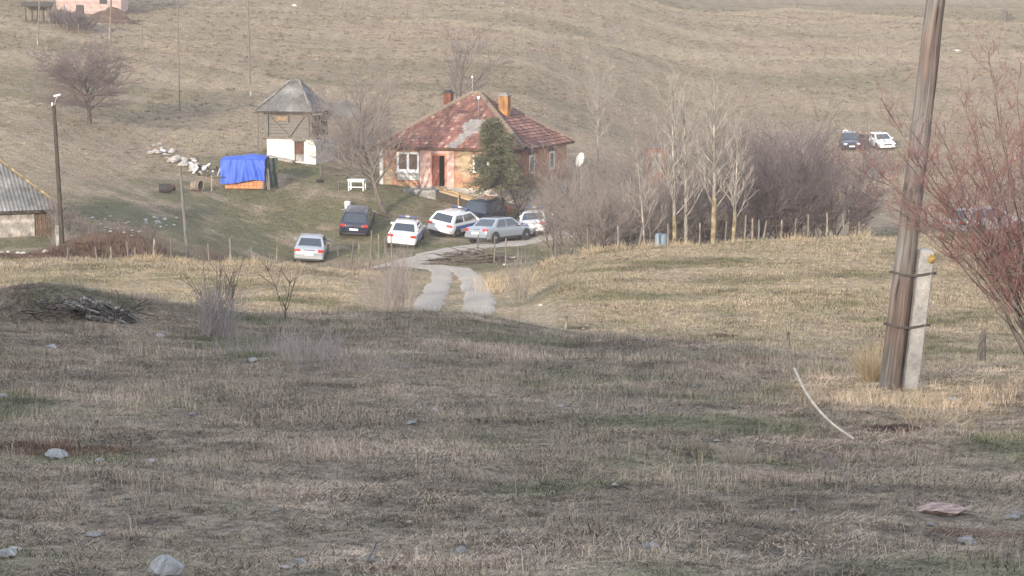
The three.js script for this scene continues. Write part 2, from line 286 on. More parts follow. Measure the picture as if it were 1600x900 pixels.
strip('driveway', 'pale gravel drive running up to the parked cars', [[X(590, 118), 118], [X(630, 121), 121], [X(662, 125), 125], [X(700, 129.5), 129.5], [X(745, 132.5), 132.5], [X(800, 135), 135], [X(850, 137), 137], [X(905, 139), 139]], (t) => 2.4 + 0.9 * t, 0.05);

// ---------------------------------------------------------------- grass
function tuftGeo(n, len, w, spread, lean, s, mat = false) {
  srand(s); const P = [], N = [], Cc = [], I = [];
  for (let k = 0; k < n; k++) {
    const a = mat ? rr(-1.1, 1.1) : rr(0, 6.283), b = rr(0, 6.283), r = spread * Math.sqrt(rnd()), L = len * rr(0.5, 1.15), ln = lean * (mat ? rr(0.72, 1.15) : rr(0.35, 1.2));
    const bx = Math.cos(b) * r, bz = Math.sin(b) * r, dx = Math.cos(a), dz = Math.sin(a), px = -dz, pz = dx, ww = w * rr(0.6, 1.3);
    const y1 = L * 0.55 * Math.cos(ln * 0.6), o1 = L * 0.55 * Math.sin(ln * 0.6), y2 = y1 + L * 0.5 * Math.cos(Math.min(1.75, ln * 1.4)), o2 = o1 + L * 0.5 * Math.sin(Math.min(1.75, ln * 1.4));
    const i0 = P.length / 3, v = rr(0.72, 1.25), v2 = v * rr(0.9, 1.1);
    P.push(bx - px * ww, -0.01, bz - pz * ww, bx + px * ww, -0.01, bz + pz * ww, bx + dx * o1 - px * ww * 0.8, y1, bz + dz * o1 - pz * ww * 0.8, bx + dx * o1 + px * ww * 0.8, y1, bz + dz * o1 + pz * ww * 0.8, bx + dx * o2, Math.max(0.004, y2), bz + dz * o2);
    for (let q = 0; q < 5; q++) { N.push(-dx * 0.35, 0.9, -dz * 0.35); Cc.push(v, v * (q > 2 ? 0.99 : 1), v2 * 0.97); }
    I.push(i0, i0 + 1, i0 + 2, i0 + 1, i0 + 3, i0 + 2, i0 + 2, i0 + 3, i0 + 4);
  }
  const g = new THREE.BufferGeometry(); g.setAttribute('position', new THREE.Float32BufferAttribute(P, 3)); g.setAttribute('normal', new THREE.Float32BufferAttribute(N, 3)); g.setAttribute('color', new THREE.Float32BufferAttribute(Cc, 3)); g.setIndex(I); return g;
}
const grassMat = new THREE.MeshStandardMaterial({ vertexColors: true, roughness: 0.95, side: THREE.DoubleSide });
function onTrack(x, d, k = 0.42) { for (const p of trackPaths) for (let i = 0; i < p.length; i += 2) { const q = p[i]; if (Math.abs(q[1] - d) < 2.5) { const e = (q[0] - x) ** 2 + (q[1] - d) ** 2; if (e < (q[2] * k) ** 2) return true; } } return false; }
const keepOut = [];     // [x, d, r] footprints that grass leaves free
function sow(name, label, n, d0, d1, geos, sc, tint, accept, s, comb = 0, uw = 0.245) {
  srand(s); const per = geos.map(() => []);
  let made = 0, tries = 0; const dm = new THREE.Object3D();
  while (made < n && tries < n * 6) {
    tries++; const d = Math.sqrt(rr(d0 * d0, d1 * d1)), u = rr(-uw, uw), x = u * d;
    const k = accept ? accept(x, d) : 1; if (rnd() > k) continue;
    if (d > 60 && d < 145 && u > -0.12 && u < 0.06 && onTrack(x, d)) continue;
    let bad = false; for (const [kx, kd, kr] of keepOut) if (Math.abs(d - kd) < kr && (x - kx) ** 2 + (d - kd) ** 2 < kr * kr) { bad = true; break; } if (bad) continue;
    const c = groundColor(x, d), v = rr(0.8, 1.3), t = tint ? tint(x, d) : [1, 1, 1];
    per[Math.floor(rnd() * geos.length)].push([x, H(x, d), -d, rr(0, 6.283), sc(x, d) * rr(0.65, 1.35), c[0] * v * t[0], c[1] * v * t[1], c[2] * v * t[2]]); made++;
  }
  per.forEach((L, i) => {
    const im = new THREE.InstancedMesh(geos[i], grassMat, L.length); im.name = numbered(name); im.castShadow = im.receiveShadow = true;
    const cc = new THREE.Color();
    L.forEach(([x, y, z, r, q, R, Gc, B], k) => { dm.position.set(x, y, z); dm.rotation.set(0, comb ? comb + (r - 3.14) * 0.3 : r, 0); dm.scale.set(q, q, q); dm.updateMatrix(); im.setMatrixAt(k, dm.matrix); im.setColorAt(k, cc.setRGB(R, Gc, B)); });
    scene.add(im); tag(im, label, 'grass', null, 'stuff');
  });
}
// ---------------------------------------------------------------- materials
const std = (c, rough = 0.9, o = {}) => new THREE.MeshStandardMaterial({ color: c, roughness: rough, ...o });
const nW = tileFbm(4, 201, 5), nF = tileFbm(32, 301, 3), nS = tileNoise(64, 402);
const stainTex = (lo, hi, k = 1) => grainTex(256, (u, v) => { const g = lo + (hi - lo) * clamp(0.5 + 1.3 * k * (nW(u, v) - 0.5) + 0.5 * (nF(u, v) - 0.5), 0, 1); return [g, g, g]; });
const woodTex = grainTex(256, (u, v) => { const g = 0.72 + 0.55 * (nS(u * 1, v * 0.06) - 0.5) + 0.35 * (nF(u, v * 0.25) - 0.5) + 0.25 * (nW(u, v) - 0.5); return [g * 1.02, g, g * 0.97]; });
const plasterTex = stainTex(0.72, 1.0), roughTex = stainTex(0.5, 1.0);
const rep = (t, x, y) => { const c = t.clone(); c.repeat.set(x, y); c.needsUpdate = true; return c; };
const brickTex = grainTex(256, (u, v, i, j) => { // small-format brick far away: courses, joints, stains
  const row = Math.floor(v * 16), cu = u * 8 + (row % 2) * 0.5, ci = Math.floor(cu), fu = cu - ci, fv = v * 16 - row, joint = fu < 0.06 || fv < 0.14;
  const t = nS((ci * 7.3 % 8) / 8, row / 16), m = nW(u, v), b = joint ? [0.74, 0.67, 0.58] : [0.78 + 0.14 * (t - 0.5), 0.50 + 0.18 * (t - 0.5), 0.37 + 0.12 * (t - 0.5)];
  const k = sstep(0.45, 0.65, m); return [lerp(b[0], 0.82, k * 0.75), lerp(b[1], 0.64, k * 0.75), lerp(b[2], 0.46, k * 0.75)]; });
const M = {
  brick: std(col(0.64, 0.72, 0.78), 0.95, { map: rep(brickTex, 0.5, 0.5), bumpMap: rep(brickTex, 0.5, 0.5), bumpScale: 0.01 }),
  brickRed: std(col(0.70, 0.66, 0.66), 0.95, { map: rep(brickTex, 0.5, 0.5) }),
  pinkPlaster: std(col(0.80, 0.52, 0.45), 0.95, { map: plasterTex }),
  ochre: std(col(0.54, 0.40, 0.26), 0.95, { map: plasterTex }),
  white: std(col(0.80, 0.78, 0.74), 0.9, { map: plasterTex }),
  whiteClean: std(col(0.82, 0.82, 0.82), 0.6),
  concrete: std(col(0.44, 0.42, 0.39), 0.95, { map: roughTex }),
  stoneWhite: std(col(0.66, 0.60, 0.54), 0.95, { map: roughTex, bumpMap: roughTex, bumpScale: 0.05 }),
  door: std(col(0.42, 0.13, 0.085), 0.7, { map: woodTex }),
  doorFrame: std(col(0.55, 0.20, 0.13), 0.7),
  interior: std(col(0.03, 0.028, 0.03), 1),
  glass: new THREE.MeshPhysicalMaterial({ color: col(0.05, 0.055, 0.06), roughness: 0.08, clearcoat: 1 }),
  glassBrown: new THREE.MeshPhysicalMaterial({ color: col(0.16, 0.11, 0.09), roughness: 0.15, clearcoat: 0.6 }),
  curtain: std(col(0.22, 0.15, 0.12), 0.9),
  oldWood: std(col(0.30, 0.265, 0.235), 0.95, { map: rep(woodTex, 3, 1) }),
  greyWood: std(col(0.29, 0.278, 0.272), 0.95, { map: rep(woodTex, 4, 0.5), bumpMap: woodTex, bumpScale: 0.01 }),
  darkWood: std(col(0.10, 0.082, 0.068), 0.95, { map: woodTex }),
  newWood: std(col(0.58, 0.42, 0.22), 0.85, { map: woodTex }),
  fascia: std(col(0.19, 0.09, 0.065), 0.85, { map: woodTex }),
  ridge: std(col(0.50, 0.38, 0.29), 0.95, { map: roughTex }),
  sheet: std(col(0.30, 0.29, 0.28), 0.85, { map: rep(roughTex, 0.5, 0.5) }),
  moss: std(col(0.42, 0.33, 0.19), 1, { map: roughTex }),
  rust: std(col(0.23, 0.12, 0.07), 0.9, { map: roughTex }),
  metal: std(col(0.55, 0.55, 0.56), 0.4, { metalness: 0.8 }),
  steel: std(col(0.08, 0.08, 0.085), 0.6, { metalness: 0.5 }),
  black: std(col(0.02, 0.02, 0.022), 0.8),
};
function quad(a, b, c, d, su = 1, sv = 1) { const g = new THREE.BufferGeometry(), P = [a, b, c, a, c, d]; g.setAttribute('position', new THREE.Float32BufferAttribute(P.flatMap(p => [p.x, p.y, p.z]), 3)); const U = [[0, 0], [su, 0], [su, sv], [0, 0], [su, sv], [0, sv]]; g.setAttribute('uv', new THREE.Float32BufferAttribute(U.flat(), 2)); g.computeVertexNormals(); return g; }
// a wall slab along x with rectangular openings, uv in metres; lies from z=-th to z=0
function wallSlab(w, h, th, holes = [], y0 = 0) {
  const s = new THREE.Shape(); s.moveTo(0, y0); s.lineTo(w, y0); s.lineTo(w, h); s.lineTo(0, h); s.closePath();
  for (const [x0, x1, a, b] of holes) { const p = new THREE.Path(); p.moveTo(x0, a); p.lineTo(x0, b); p.lineTo(x1, b); p.lineTo(x1, a); p.closePath(); s.holes.push(p); }
  const g = new THREE.ExtrudeGeometry(s, { depth: th, bevelEnabled: false }); g.translate(0, 0, -th); return g;
}
// ---------------------------------------------------------------- the brick farmhouse
const houseTurn = -20 * Math.PI / 180;
{
  const P0 = at(598, 290, 150); // front left corner at floor height
  const W = 9.6, D = 9.0, HT = 2.62, yaw = houseTurn;
  const h = thing('farmhouse', 'brick farmhouse with hipped red tile roof and pink plastered doorway', 'house', V(P0.x, P0.y, P0.z), yaw);
  // local: x along front, z out of front face, y=0 floor
  const front = wallSlab(W, HT, 0.3, [[1.05, 2.55, 1.0, 2.2], [3.42, 4.48, 0.02, 2.16], [6.3, 7.4, 0.95, 2.15]]);
  mesh('front_wall', front, M.brick, h);
  const right = wallSlab(D - 0.6, HT, 0.3, [[1.2, 2.3, 0.9, 2.1], [5.2, 6.3, 0.9, 2.1]]); right.rotateY(Math.PI / 2); right.translate(W, 0, -0.3); mesh('side_wall', right, M.brickRed, h);
  const left = wallSlab(D - 0.6, HT, 0.3); left.rotateY(-Math.PI / 2); left.translate(0, 0, -D + 0.3); mesh('side_wall', left, M.brickRed, h);
  const back = wallSlab(W, HT, 0.3); back.rotateY(Math.PI); back.translate(W, 0, -D); mesh('back_wall', back, M.brickRed, h);
  mesh('floor', box(W - 0.62, 0.1, D - 0.62, W / 2, 0.0, -D / 2), M.concrete, h);
  mesh('ceiling', box(W - 0.62, 0.1, D - 0.62, W / 2, HT - 0.06, -D / 2), M.white, h);
  mesh('inner_wall', merge([box(0.15, HT - 0.2, 5, 3.0, HT / 2, -2.85), box(0.15, HT - 0.2, 5, 5.1, HT / 2, -2.85), box(1.9, HT - 0.2, 0.15, 4.05, HT / 2, -3.2)]), M.interior, h);
  mesh('plinth', merge([box(W + 0.1, 2.2, 0.35, W / 2, -1.102, -0.12), box(0.35, 2.2, D - 0.4, W - 0.12, -1.103, -D / 2), box(0.35, 2.2, D - 0.4, 0.12, -1.103, -D / 2)]), M.stoneWhite, h);
  // pink plaster round the door, ochre patches, white corner
  mesh('plaster', wallSlab(2.35, HT - 0.01, 0.04, [[0.76, 1.82, 0.02, 2.16]], 0.01).translate(2.66, 0, 0.04), M.pinkPlaster, h);
  const blob = (cx, cy, rx, ry, s) => { const sh = new THREE.Shape(); for (let i = 0; i <= 26; i++) { const a = i / 26 * 6.2832, k = 1 + 0.35 * n3(Math.cos(a) * 1.7 + s, Math.sin(a) * 1.7), x = clamp(cx + rx * k * Math.cos(a), 0.02, W - 0.02), y = clamp(cy + ry * k * Math.sin(a), 0.02, HT - 0.02); i ? sh.lineTo(x, y) : sh.moveTo(x, y); } const g = new THREE.ExtrudeGeometry(sh, { depth: 0.03, bevelEnabled: false }); return g; };
  mesh('plaster_patch', blob(0.42, 0.55, 0.36, 0.6, 1), M.ochre, h); mesh('plaster_patch', blob(5.75, 1.55, 0.62, 0.95, 4), M.ochre, h); mesh('plaster_patch', blob(8.3, 1.2, 0.8, 0.7, 7), M.ochre, h);
  mesh('corner_pillar', box(0.26, HT - 0.02, 0.2, -0.02, HT / 2, 0.04), M.white, h);
  // double window with white frame
  const win = mesh('window', merge([box(1.56, 0.13, 0.14, 1.8, 2.16, -0.02), box(1.56, 0.13, 0.14, 1.8, 1.04, -0.02), box(0.13, 1.0, 0.14, 1.09, 1.6, -0.02), box(0.13, 1.0, 0.14, 2.51, 1.6, -0.02), box(0.16, 1.0, 0.14, 1.8, 1.6, -0.02)]), M.whiteClean, h);
  mesh('pane', box(0.56, 0.96, 0.012, 1.44, 1.6, -0.04), M.glassBrown, win); mesh('pane', box(0.56, 0.96, 0.012, 2.16, 1.6, -0.04), M.glassBrown, win);
  mesh('curtain', box(1.4, 1.0, 0.02, 1.8, 1.6, -0.16), M.curtain, win);
  
  mesh('window_sill', box(1.66, 0.09, 0.24, 1.8, 0.93, 0.07), M.whiteClean, h);
  mesh('plaster_patch', box(1.5, 0.46, 0.03, 1.8, 0.65, 0.022), M.white, h);
  const w2 = mesh('window', merge([box(1.1, 0.12, 0.12, 6.85, 2.09, -0.05), box(1.1, 0.12, 0.12, 6.85, 1.01, -0.05), box(0.12, 0.96, 0.12, 6.36, 1.55, -0.05), box(0.12, 0.96, 0.12, 7.34, 1.55, -0.05)]), M.whiteClean, h); mesh('pane', box(0.88, 0.98, 0.012, 6.85, 1.55, -0.08), M.glass, w2);
  for (const z of [-2.05, -6.05]) { const w = mesh('window', merge([box(0.12, 0.12, 1.1, W - 0.05, 2.04, z), box(0.12, 0.12, 1.1, W - 0.05, 0.96, z), box(0.12, 0.96, 0.12, W - 0.05, 1.5, z - 0.49), box(0.12, 0.96, 0.12, W - 0.05, 1.5, z + 0.49)]), M.whiteClean, h); mesh('pane', box(0.012, 0.98, 0.88, W - 0.08, 1.5, z), M.glass, w); mesh('lintel', box(0.1, 0.22, 1.5, W + 0.03, 2.22, z), M.fascia, h); }
  // doorway: one leaf shut, the other open inwards
  mesh('door_frame', merge([box(0.09, 2.12, 0.2, 3.47, 1.08, 0.0), box(0.09, 2.12, 0.2, 4.43, 1.08, 0.0), box(0.87, 0.08, 0.2, 3.95, 2.1, 0.0)]), M.doorFrame, h);
  const dr = mesh('door', merge([bevBox(0.47, 2.04, 0.05, 0.008, 3.75, 1.04, 0.0), box(0.3, 0.6, 0.03, 3.75, 0.55, 0.025), box(0.3, 0.9, 0.03, 3.75, 1.5, 0.025)]), M.door, h); mesh('door_handle', box(0.02, 0.14, 0.05, 3.93, 1.05, 0.05), M.metal, dr);
  mesh('door', bevBox(0.05, 2.04, 0.42, 0.008, 4.36, 1.04, -0.33), M.door, h);
  mesh('threshold', box(1.1, 0.06, 0.34, 3.95, 0.03, 0.02), M.concrete, h);
  // roof: hipped, built from single tiles laid in courses
  const OV = 0.45, RISE = 3.25, cx = W / 2, cz = -D / 2, e0 = V(-OV, HT - 0.05, OV), e1 = V(W + OV, HT - 0.05, OV), e2 = V(W + OV, HT - 0.05, -D - OV), e3 = V(-OV, HT - 0.05, -D - OV), r0 = V(cx - 0.3, HT + RISE, cz), r1 = V(cx + 0.3, HT + RISE, cz);
  const deck = merge([quad(e0, e1, r1, r0), quad(e1, e2, r1, r1.clone().add(V(0, 0.001, 0))), quad(e2, e3, r0, r1), quad(e3, e0, r0, r0.clone().add(V(0, 0.001, 0))), quad(e3, e2, e1, e0)]);
  const roof = mesh('roof', deck.translate(0, -0.04, 0), M.fascia, h);
  const tp = [], tn = [], tc = [], ti = []; srand(99);
  function tileFace(a, b, tl, tr, isFront) { // eave a->b, top tl, tr
    const up = tl.clone().add(tr).multiplyScalar(0.5).sub(a.clone().add(b).multiplyScalar(0.5)), L = up.length(); const ex = b.clone().sub(a), EW = ex.length(); ex.normalize(); up.normalize();
    const uu = up.clone().sub(ex.clone().multiplyScalar(up.dot(ex))).normalize(), nn = ex.clone().cross(uu).normalize(); const HTop = tl.clone().sub(a).dot(uu), xl = tl.clone().sub(a).dot(ex), xr = tr.clone().sub(a).dot(ex);
    const ch = 0.31, tw = 0.215, rows = Math.floor(HTop / ch);
    for (let r = 0; r < rows; r++) {
      const y0 = r * ch, x0 = xl * y0 / HTop, x1 = EW + (xr - EW) * y0 / HTop;
      for (let x = x0; x + tw * 0.5 < x1; x += tw) {
        const jx = rr(-0.006, 0.006), jy = rr(-0.015, 0.02), lift = 0.028 + rr(-0.006, 0.012), w = tw - 0.004, hh = ch + 0.06; const yt = Math.min(y0 + hh, HTop);
        const lX = (y) => xl * y / HTop, rX = (y) => EW + (xr - EW) * y / HTop;
        let c; const q = rnd(), px = x / EW, tone = fbm(x * 0.5, y0 * 0.6 + (isFront ? 0 : 30), 3, 60);
        c = q < 0.2 ? [0.12, 0.062, 0.055] : q < 0.72 ? [0.185, 0.082, 0.066] : q < 0.9 ? [0.26, 0.125, 0.095] : [0.36, 0.22, 0.17];
        const k = 1 + 0.9 * tone; c = c.map(v => v * k);
        if (isFront && ((x - 6.15) ** 2 / 0.5 + (y0 - 2.15) ** 2 / 0.75 < 1 || (Math.abs(x - 6.15 + (2.0 - y0) * 0.36) < 0.36 && y0 < 2.0))) { const kk = rr(0.75, 1.1); c = [0.30, 0.275, 0.26].map(v => v * kk); }
        const i0 = tp.length / 3, pt = (xx, yy, n) => { xx = clamp(xx, lX(yy), rX(yy)); const p = a.clone().addScaledVector(ex, xx).addScaledVector(uu, yy).addScaledVector(nn, n); tp.push(p.x, p.y, p.z); tc.push(...c); };
        const K = 4; for (let s = 0; s <= K; s++) { const f = s / K, wave = 0.022 * Math.sin(f * Math.PI * 2 + 0.6); pt(x + jx + w * f, y0 + jy, lift + 0.03 + wave); pt(x + jx + w * f, yt + jy, 0.006 + wave); pt(x + jx + w * f, y0 + jy + 0.004, wave + lift); }
        for (let s = 0; s < K; s++) { const o = i0 + s * 3; ti.push(o, o + 3, o + 1, o + 3, o + 4, o + 1, o + 2, o + 5, o, o + 5, o + 3, o); }
      }
    }
  }
  tileFace(e0, e1, r0, r1, true); tileFace(e1, e2, r1, r1, false); tileFace(e2, e3, r1, r0, false); tileFace(e3, e0, r0, r0, false);
  const tg = new THREE.BufferGeometry(); tg.setAttribute('position', new THREE.Float32BufferAttribute(tp, 3)); tg.setAttribute('color', new THREE.Float32BufferAttribute(tc, 3)); tg.setIndex(ti); tg.computeVertexNormals();
  const tiles = mesh('roof_tiles', tg, new THREE.MeshStandardMaterial({ vertexColors: true, roughness: 0.9, side: THREE.DoubleSide }), roof); tiles.userData.kind = 'stuff';
  // mortared hip and ridge caps
  const caps = []; for (const [a, b] of [[e0, r0], [e1, r1], [e2, r1], [e3, r0], [r0, r1]]) { const L = a.distanceTo(b), n = Math.max(1, Math.round(L / 0.36)); for (let i = 0; i < n; i++) { const p = a.clone().lerp(b, i / n), q = a.clone().lerp(b, (i + 1.12) / n); p.y += 0.05 + rr(-0.01, 0.01); q.y += 0.03; caps.push(tube([p, q], [0.19, 0.16], 7)); } }
  const cp = mesh('ridge_caps', merge(caps), M.ridge, roof); cp.userData.kind = 'stuff';
  mesh('fascia', merge([box(W + 0.84, 0.16, 0.03, W / 2, HT - 0.1, OV - 0.03), box(0.03, 0.16, D + 0.84, W + OV - 0.03, HT - 0.1, -D / 2), box(0.03, 0.16, D + 0.84, -OV + 0.03, HT - 0.1, -D / 2)]), M.fascia, roof);
  const chim = (x, z, y0, y1, w, mat, capm) => { const c = mesh('chimney', box(w, y1 - y0, w, x, (y0 + y1) / 2, z), mat, h); mesh('chimney_cap', merge([box(w + 0.12, 0.09, w + 0.12, x, y1 + 0.045, z), box(w * 0.7, 0.12, w * 0.7, x, y1 + 0.15, z)]), capm, c); };
  chim(W - 2.55, -D / 2 + 0.6, HT + 1.0, HT + 3.15, 0.62, std(col(0.56, 0.27, 0.10), 0.95, { map: roughTex }), M.concrete);
  chim(2.1, -D + 2.6, HT + 0.8, HT + 3.2, 0.52, std(col(0.28, 0.085, 0.05), 0.95, { map: roughTex }), M.black);
  // antenna mast at the apex and lamp pole on the front slope
  const an = mesh('antenna', merge([cyl(0.014, 0.012, 1.1, cx - 0.25, HT + RISE + 0.55, cz), cyl(0.07, 0.05, 0.12, cx - 0.25, HT + RISE + 1.12, cz)]), M.metal, h);
  const lp = mesh('lamp_pole', cyl(0.022, 0.018, 1.5, 5.9, HT + 2.3, -2.1), M.concrete, h); mesh('lamp_head', cyl(0.06, 0.12, 0.2, 5.9, HT + 3.1, -2.1, 10), M.whiteClean, lp);
  // terrace in front of the door and ramp with a yellow timber edge
  mesh('terrace', bevBox(2.3, 1.1, 1.3, 0.05, 3.2, -0.62, 0.9), M.concrete, h);
  mesh('terrace_stone', bevBox(1.0, 0.5, 0.9, 0.08, 1.75, -0.45, 0.75, 0, 0.2, 0.05), M.stoneWhite, h);
  mesh('ramp', bevBox(5.2, 1.3, 1.1, 0.04, 6.9, -1.25, 0.75, 0, 0, -0.2), M.ochre, h);
  mesh('handrail', merge([box(5.0, 0.11, 0.13, 6.85, -0.48, 1.5, 0, 0, -0.24), box(0.08, 1.2, 0.08, 5.9, -0.75, 1.52), box(0.08, 1.3, 0.08, 8.6, -1.4, 1.52)]), M.newWood, h);
  mesh('ramp_side', bevBox(4.6, 0.5, 0.12, 0.02, 6.6, -0.95, 1.46, 0, 0, -0.24), M.darkWood, h);
}
// satellite dish on its post
{ const p = onG(908, 152); const t = thing('satellite_dish', 'white satellite dish on a thin post beside the brick house', 'dish', p);
  const top = at(908, 250, 152).y - p.y; mesh('post', cyl(0.035, 0.03, top + 0.3, 0, top / 2, 0), M.metal, t);
  const pts = []; for (let i = 0; i <= 8; i++) { const r = i / 8 * 0.52; pts.push(new THREE.Vector2(r, r * r * 0.42)); } for (let i = 8; i >= 0; i--) { const r = i / 8 * 0.52; pts.push(new THREE.Vector2(r, r * r * 0.42 - 0.02)); }
  const dg = new THREE.LatheGeometry(pts, 28); dg.rotateX(Math.PI / 2 - 0.3); dg.scale(0.92, 0.92, 0.92); dg.rotateY(-1.05); dg.translate(0, top, 0.05); mesh('reflector', dg, M.whiteClean, t);
  mesh('feed_arm', tube([V(0, top - 0.4, 0.15), V(-0.32, top - 0.2, 0.55)], 0.02), M.metal, t); }
// ---------------------------------------------------------------- corrugated roof face: trapezoid eave a->b, top tl, tr
function corrugated(a, b, tl, tr, pitchW = 0.2, amp = 0.035) {
  const ex = b.clone().sub(a), EW = ex.length(); ex.normalize(); const uu = tl.clone().sub(a); const k = uu.dot(ex); uu.addScaledVector(ex, -k); const HT = uu.length(); uu.normalize(); const nn = ex.clone().cross(uu); const xl = tl.clone().sub(a).dot(ex), xr = tr.clone().sub(a).dot(ex);
  const P = [], U = [], I = [], n = Math.round(EW / pitchW * 6), R = 8;
  for (let i = 0; i <= n; i++) { const x = EW * i / n, top = x < xl ? x / xl * HT : x > xr ? (EW - x) / (EW - xr) * HT : HT; for (let j = 0; j <= R; j++) { const y = top * j / R, sag = -0.05 * Math.sin(y / HT * Math.PI) + 0.02 * n3(x * 0.8, y * 0.8, 3), w = amp * Math.sin(x / pitchW * 6.283); const p = a.clone().addScaledVector(ex, x).addScaledVector(uu, y).addScaledVector(nn, w + sag + (Math.floor(y / 1.1) * -0.012)); P.push(p.x, p.y, p.z); U.push(x / 2, y / 2); } }
  for (let i = 0; i < n; i++) for (let j = 0; j < R; j++) { const q = i * (R + 1) + j; I.push(q, q + R + 1, q + 1, q + R + 1, q + R + 2, q + 1); }
  const g = new THREE.BufferGeometry(); g.setAttribute('position', new THREE.Float32BufferAttribute(P, 3)); g.setAttribute('uv', new THREE.Float32BufferAttribute(U, 2)); g.setIndex(I); g.computeVertexNormals(); return g;
}
M.sheetD = M.sheet.clone(); M.sheetD.side = THREE.DoubleSide;
function hipRoof(parent, W, D, OVx, OV, y, rise, rl, sheets = true, ridgeMat = M.sheet, amp = 0.035) {
  const e = [V(-OVx, y, OV), V(W + OV, y, OV), V(W + OV, y, -D - OV), V(-OVx, y, -D - OV)], cz = -D / 2, cx = W / 2 - (OVx - OV) / 2, r0 = V(cx - rl / 2, y + rise, cz), r1 = V(cx + rl / 2, y + rise, cz);
  const roof = mesh('roof', merge([quad(e[0], e[1], r1, r0), quad(e[1], e[2], r1, r1.clone().add(V(0, .001, 0))), quad(e[2], e[3], r0, r1), quad(e[3], e[0], r0, r0.clone().add(V(0, .001, 0))), quad(e[3], e[2], e[1], e[0])]).translate(0, -0.14, 0), M.darkWood, parent);
  mesh('roof_sheet', corrugated(e[0], e[1], r0, r1, 0.2, amp), M.sheetD, roof); mesh('roof_sheet', corrugated(e[1], e[2], r1, r1, 0.2, amp), M.sheetD, roof); mesh('roof_sheet', corrugated(e[2], e[3], r1, r0, 0.2, amp), M.sheetD, roof); mesh('roof_sheet', corrugated(e[3], e[0], r0, r0, 0.2, amp), M.sheetD, roof);
  for (const [a, b] of [[e[0], r0], [e[1], r1], [e[2], r1], [e[3], r0], [r0, r1]]) mesh('ridge_cap', tube([a.clone().add(V(0, 0.04, 0)), a.clone().lerp(b, 0.5).add(V(0, 0.02, 0)), b.clone().add(V(0, 0.04, 0))], 0.09, 6), ridgeMat, roof);
  return roof;
}
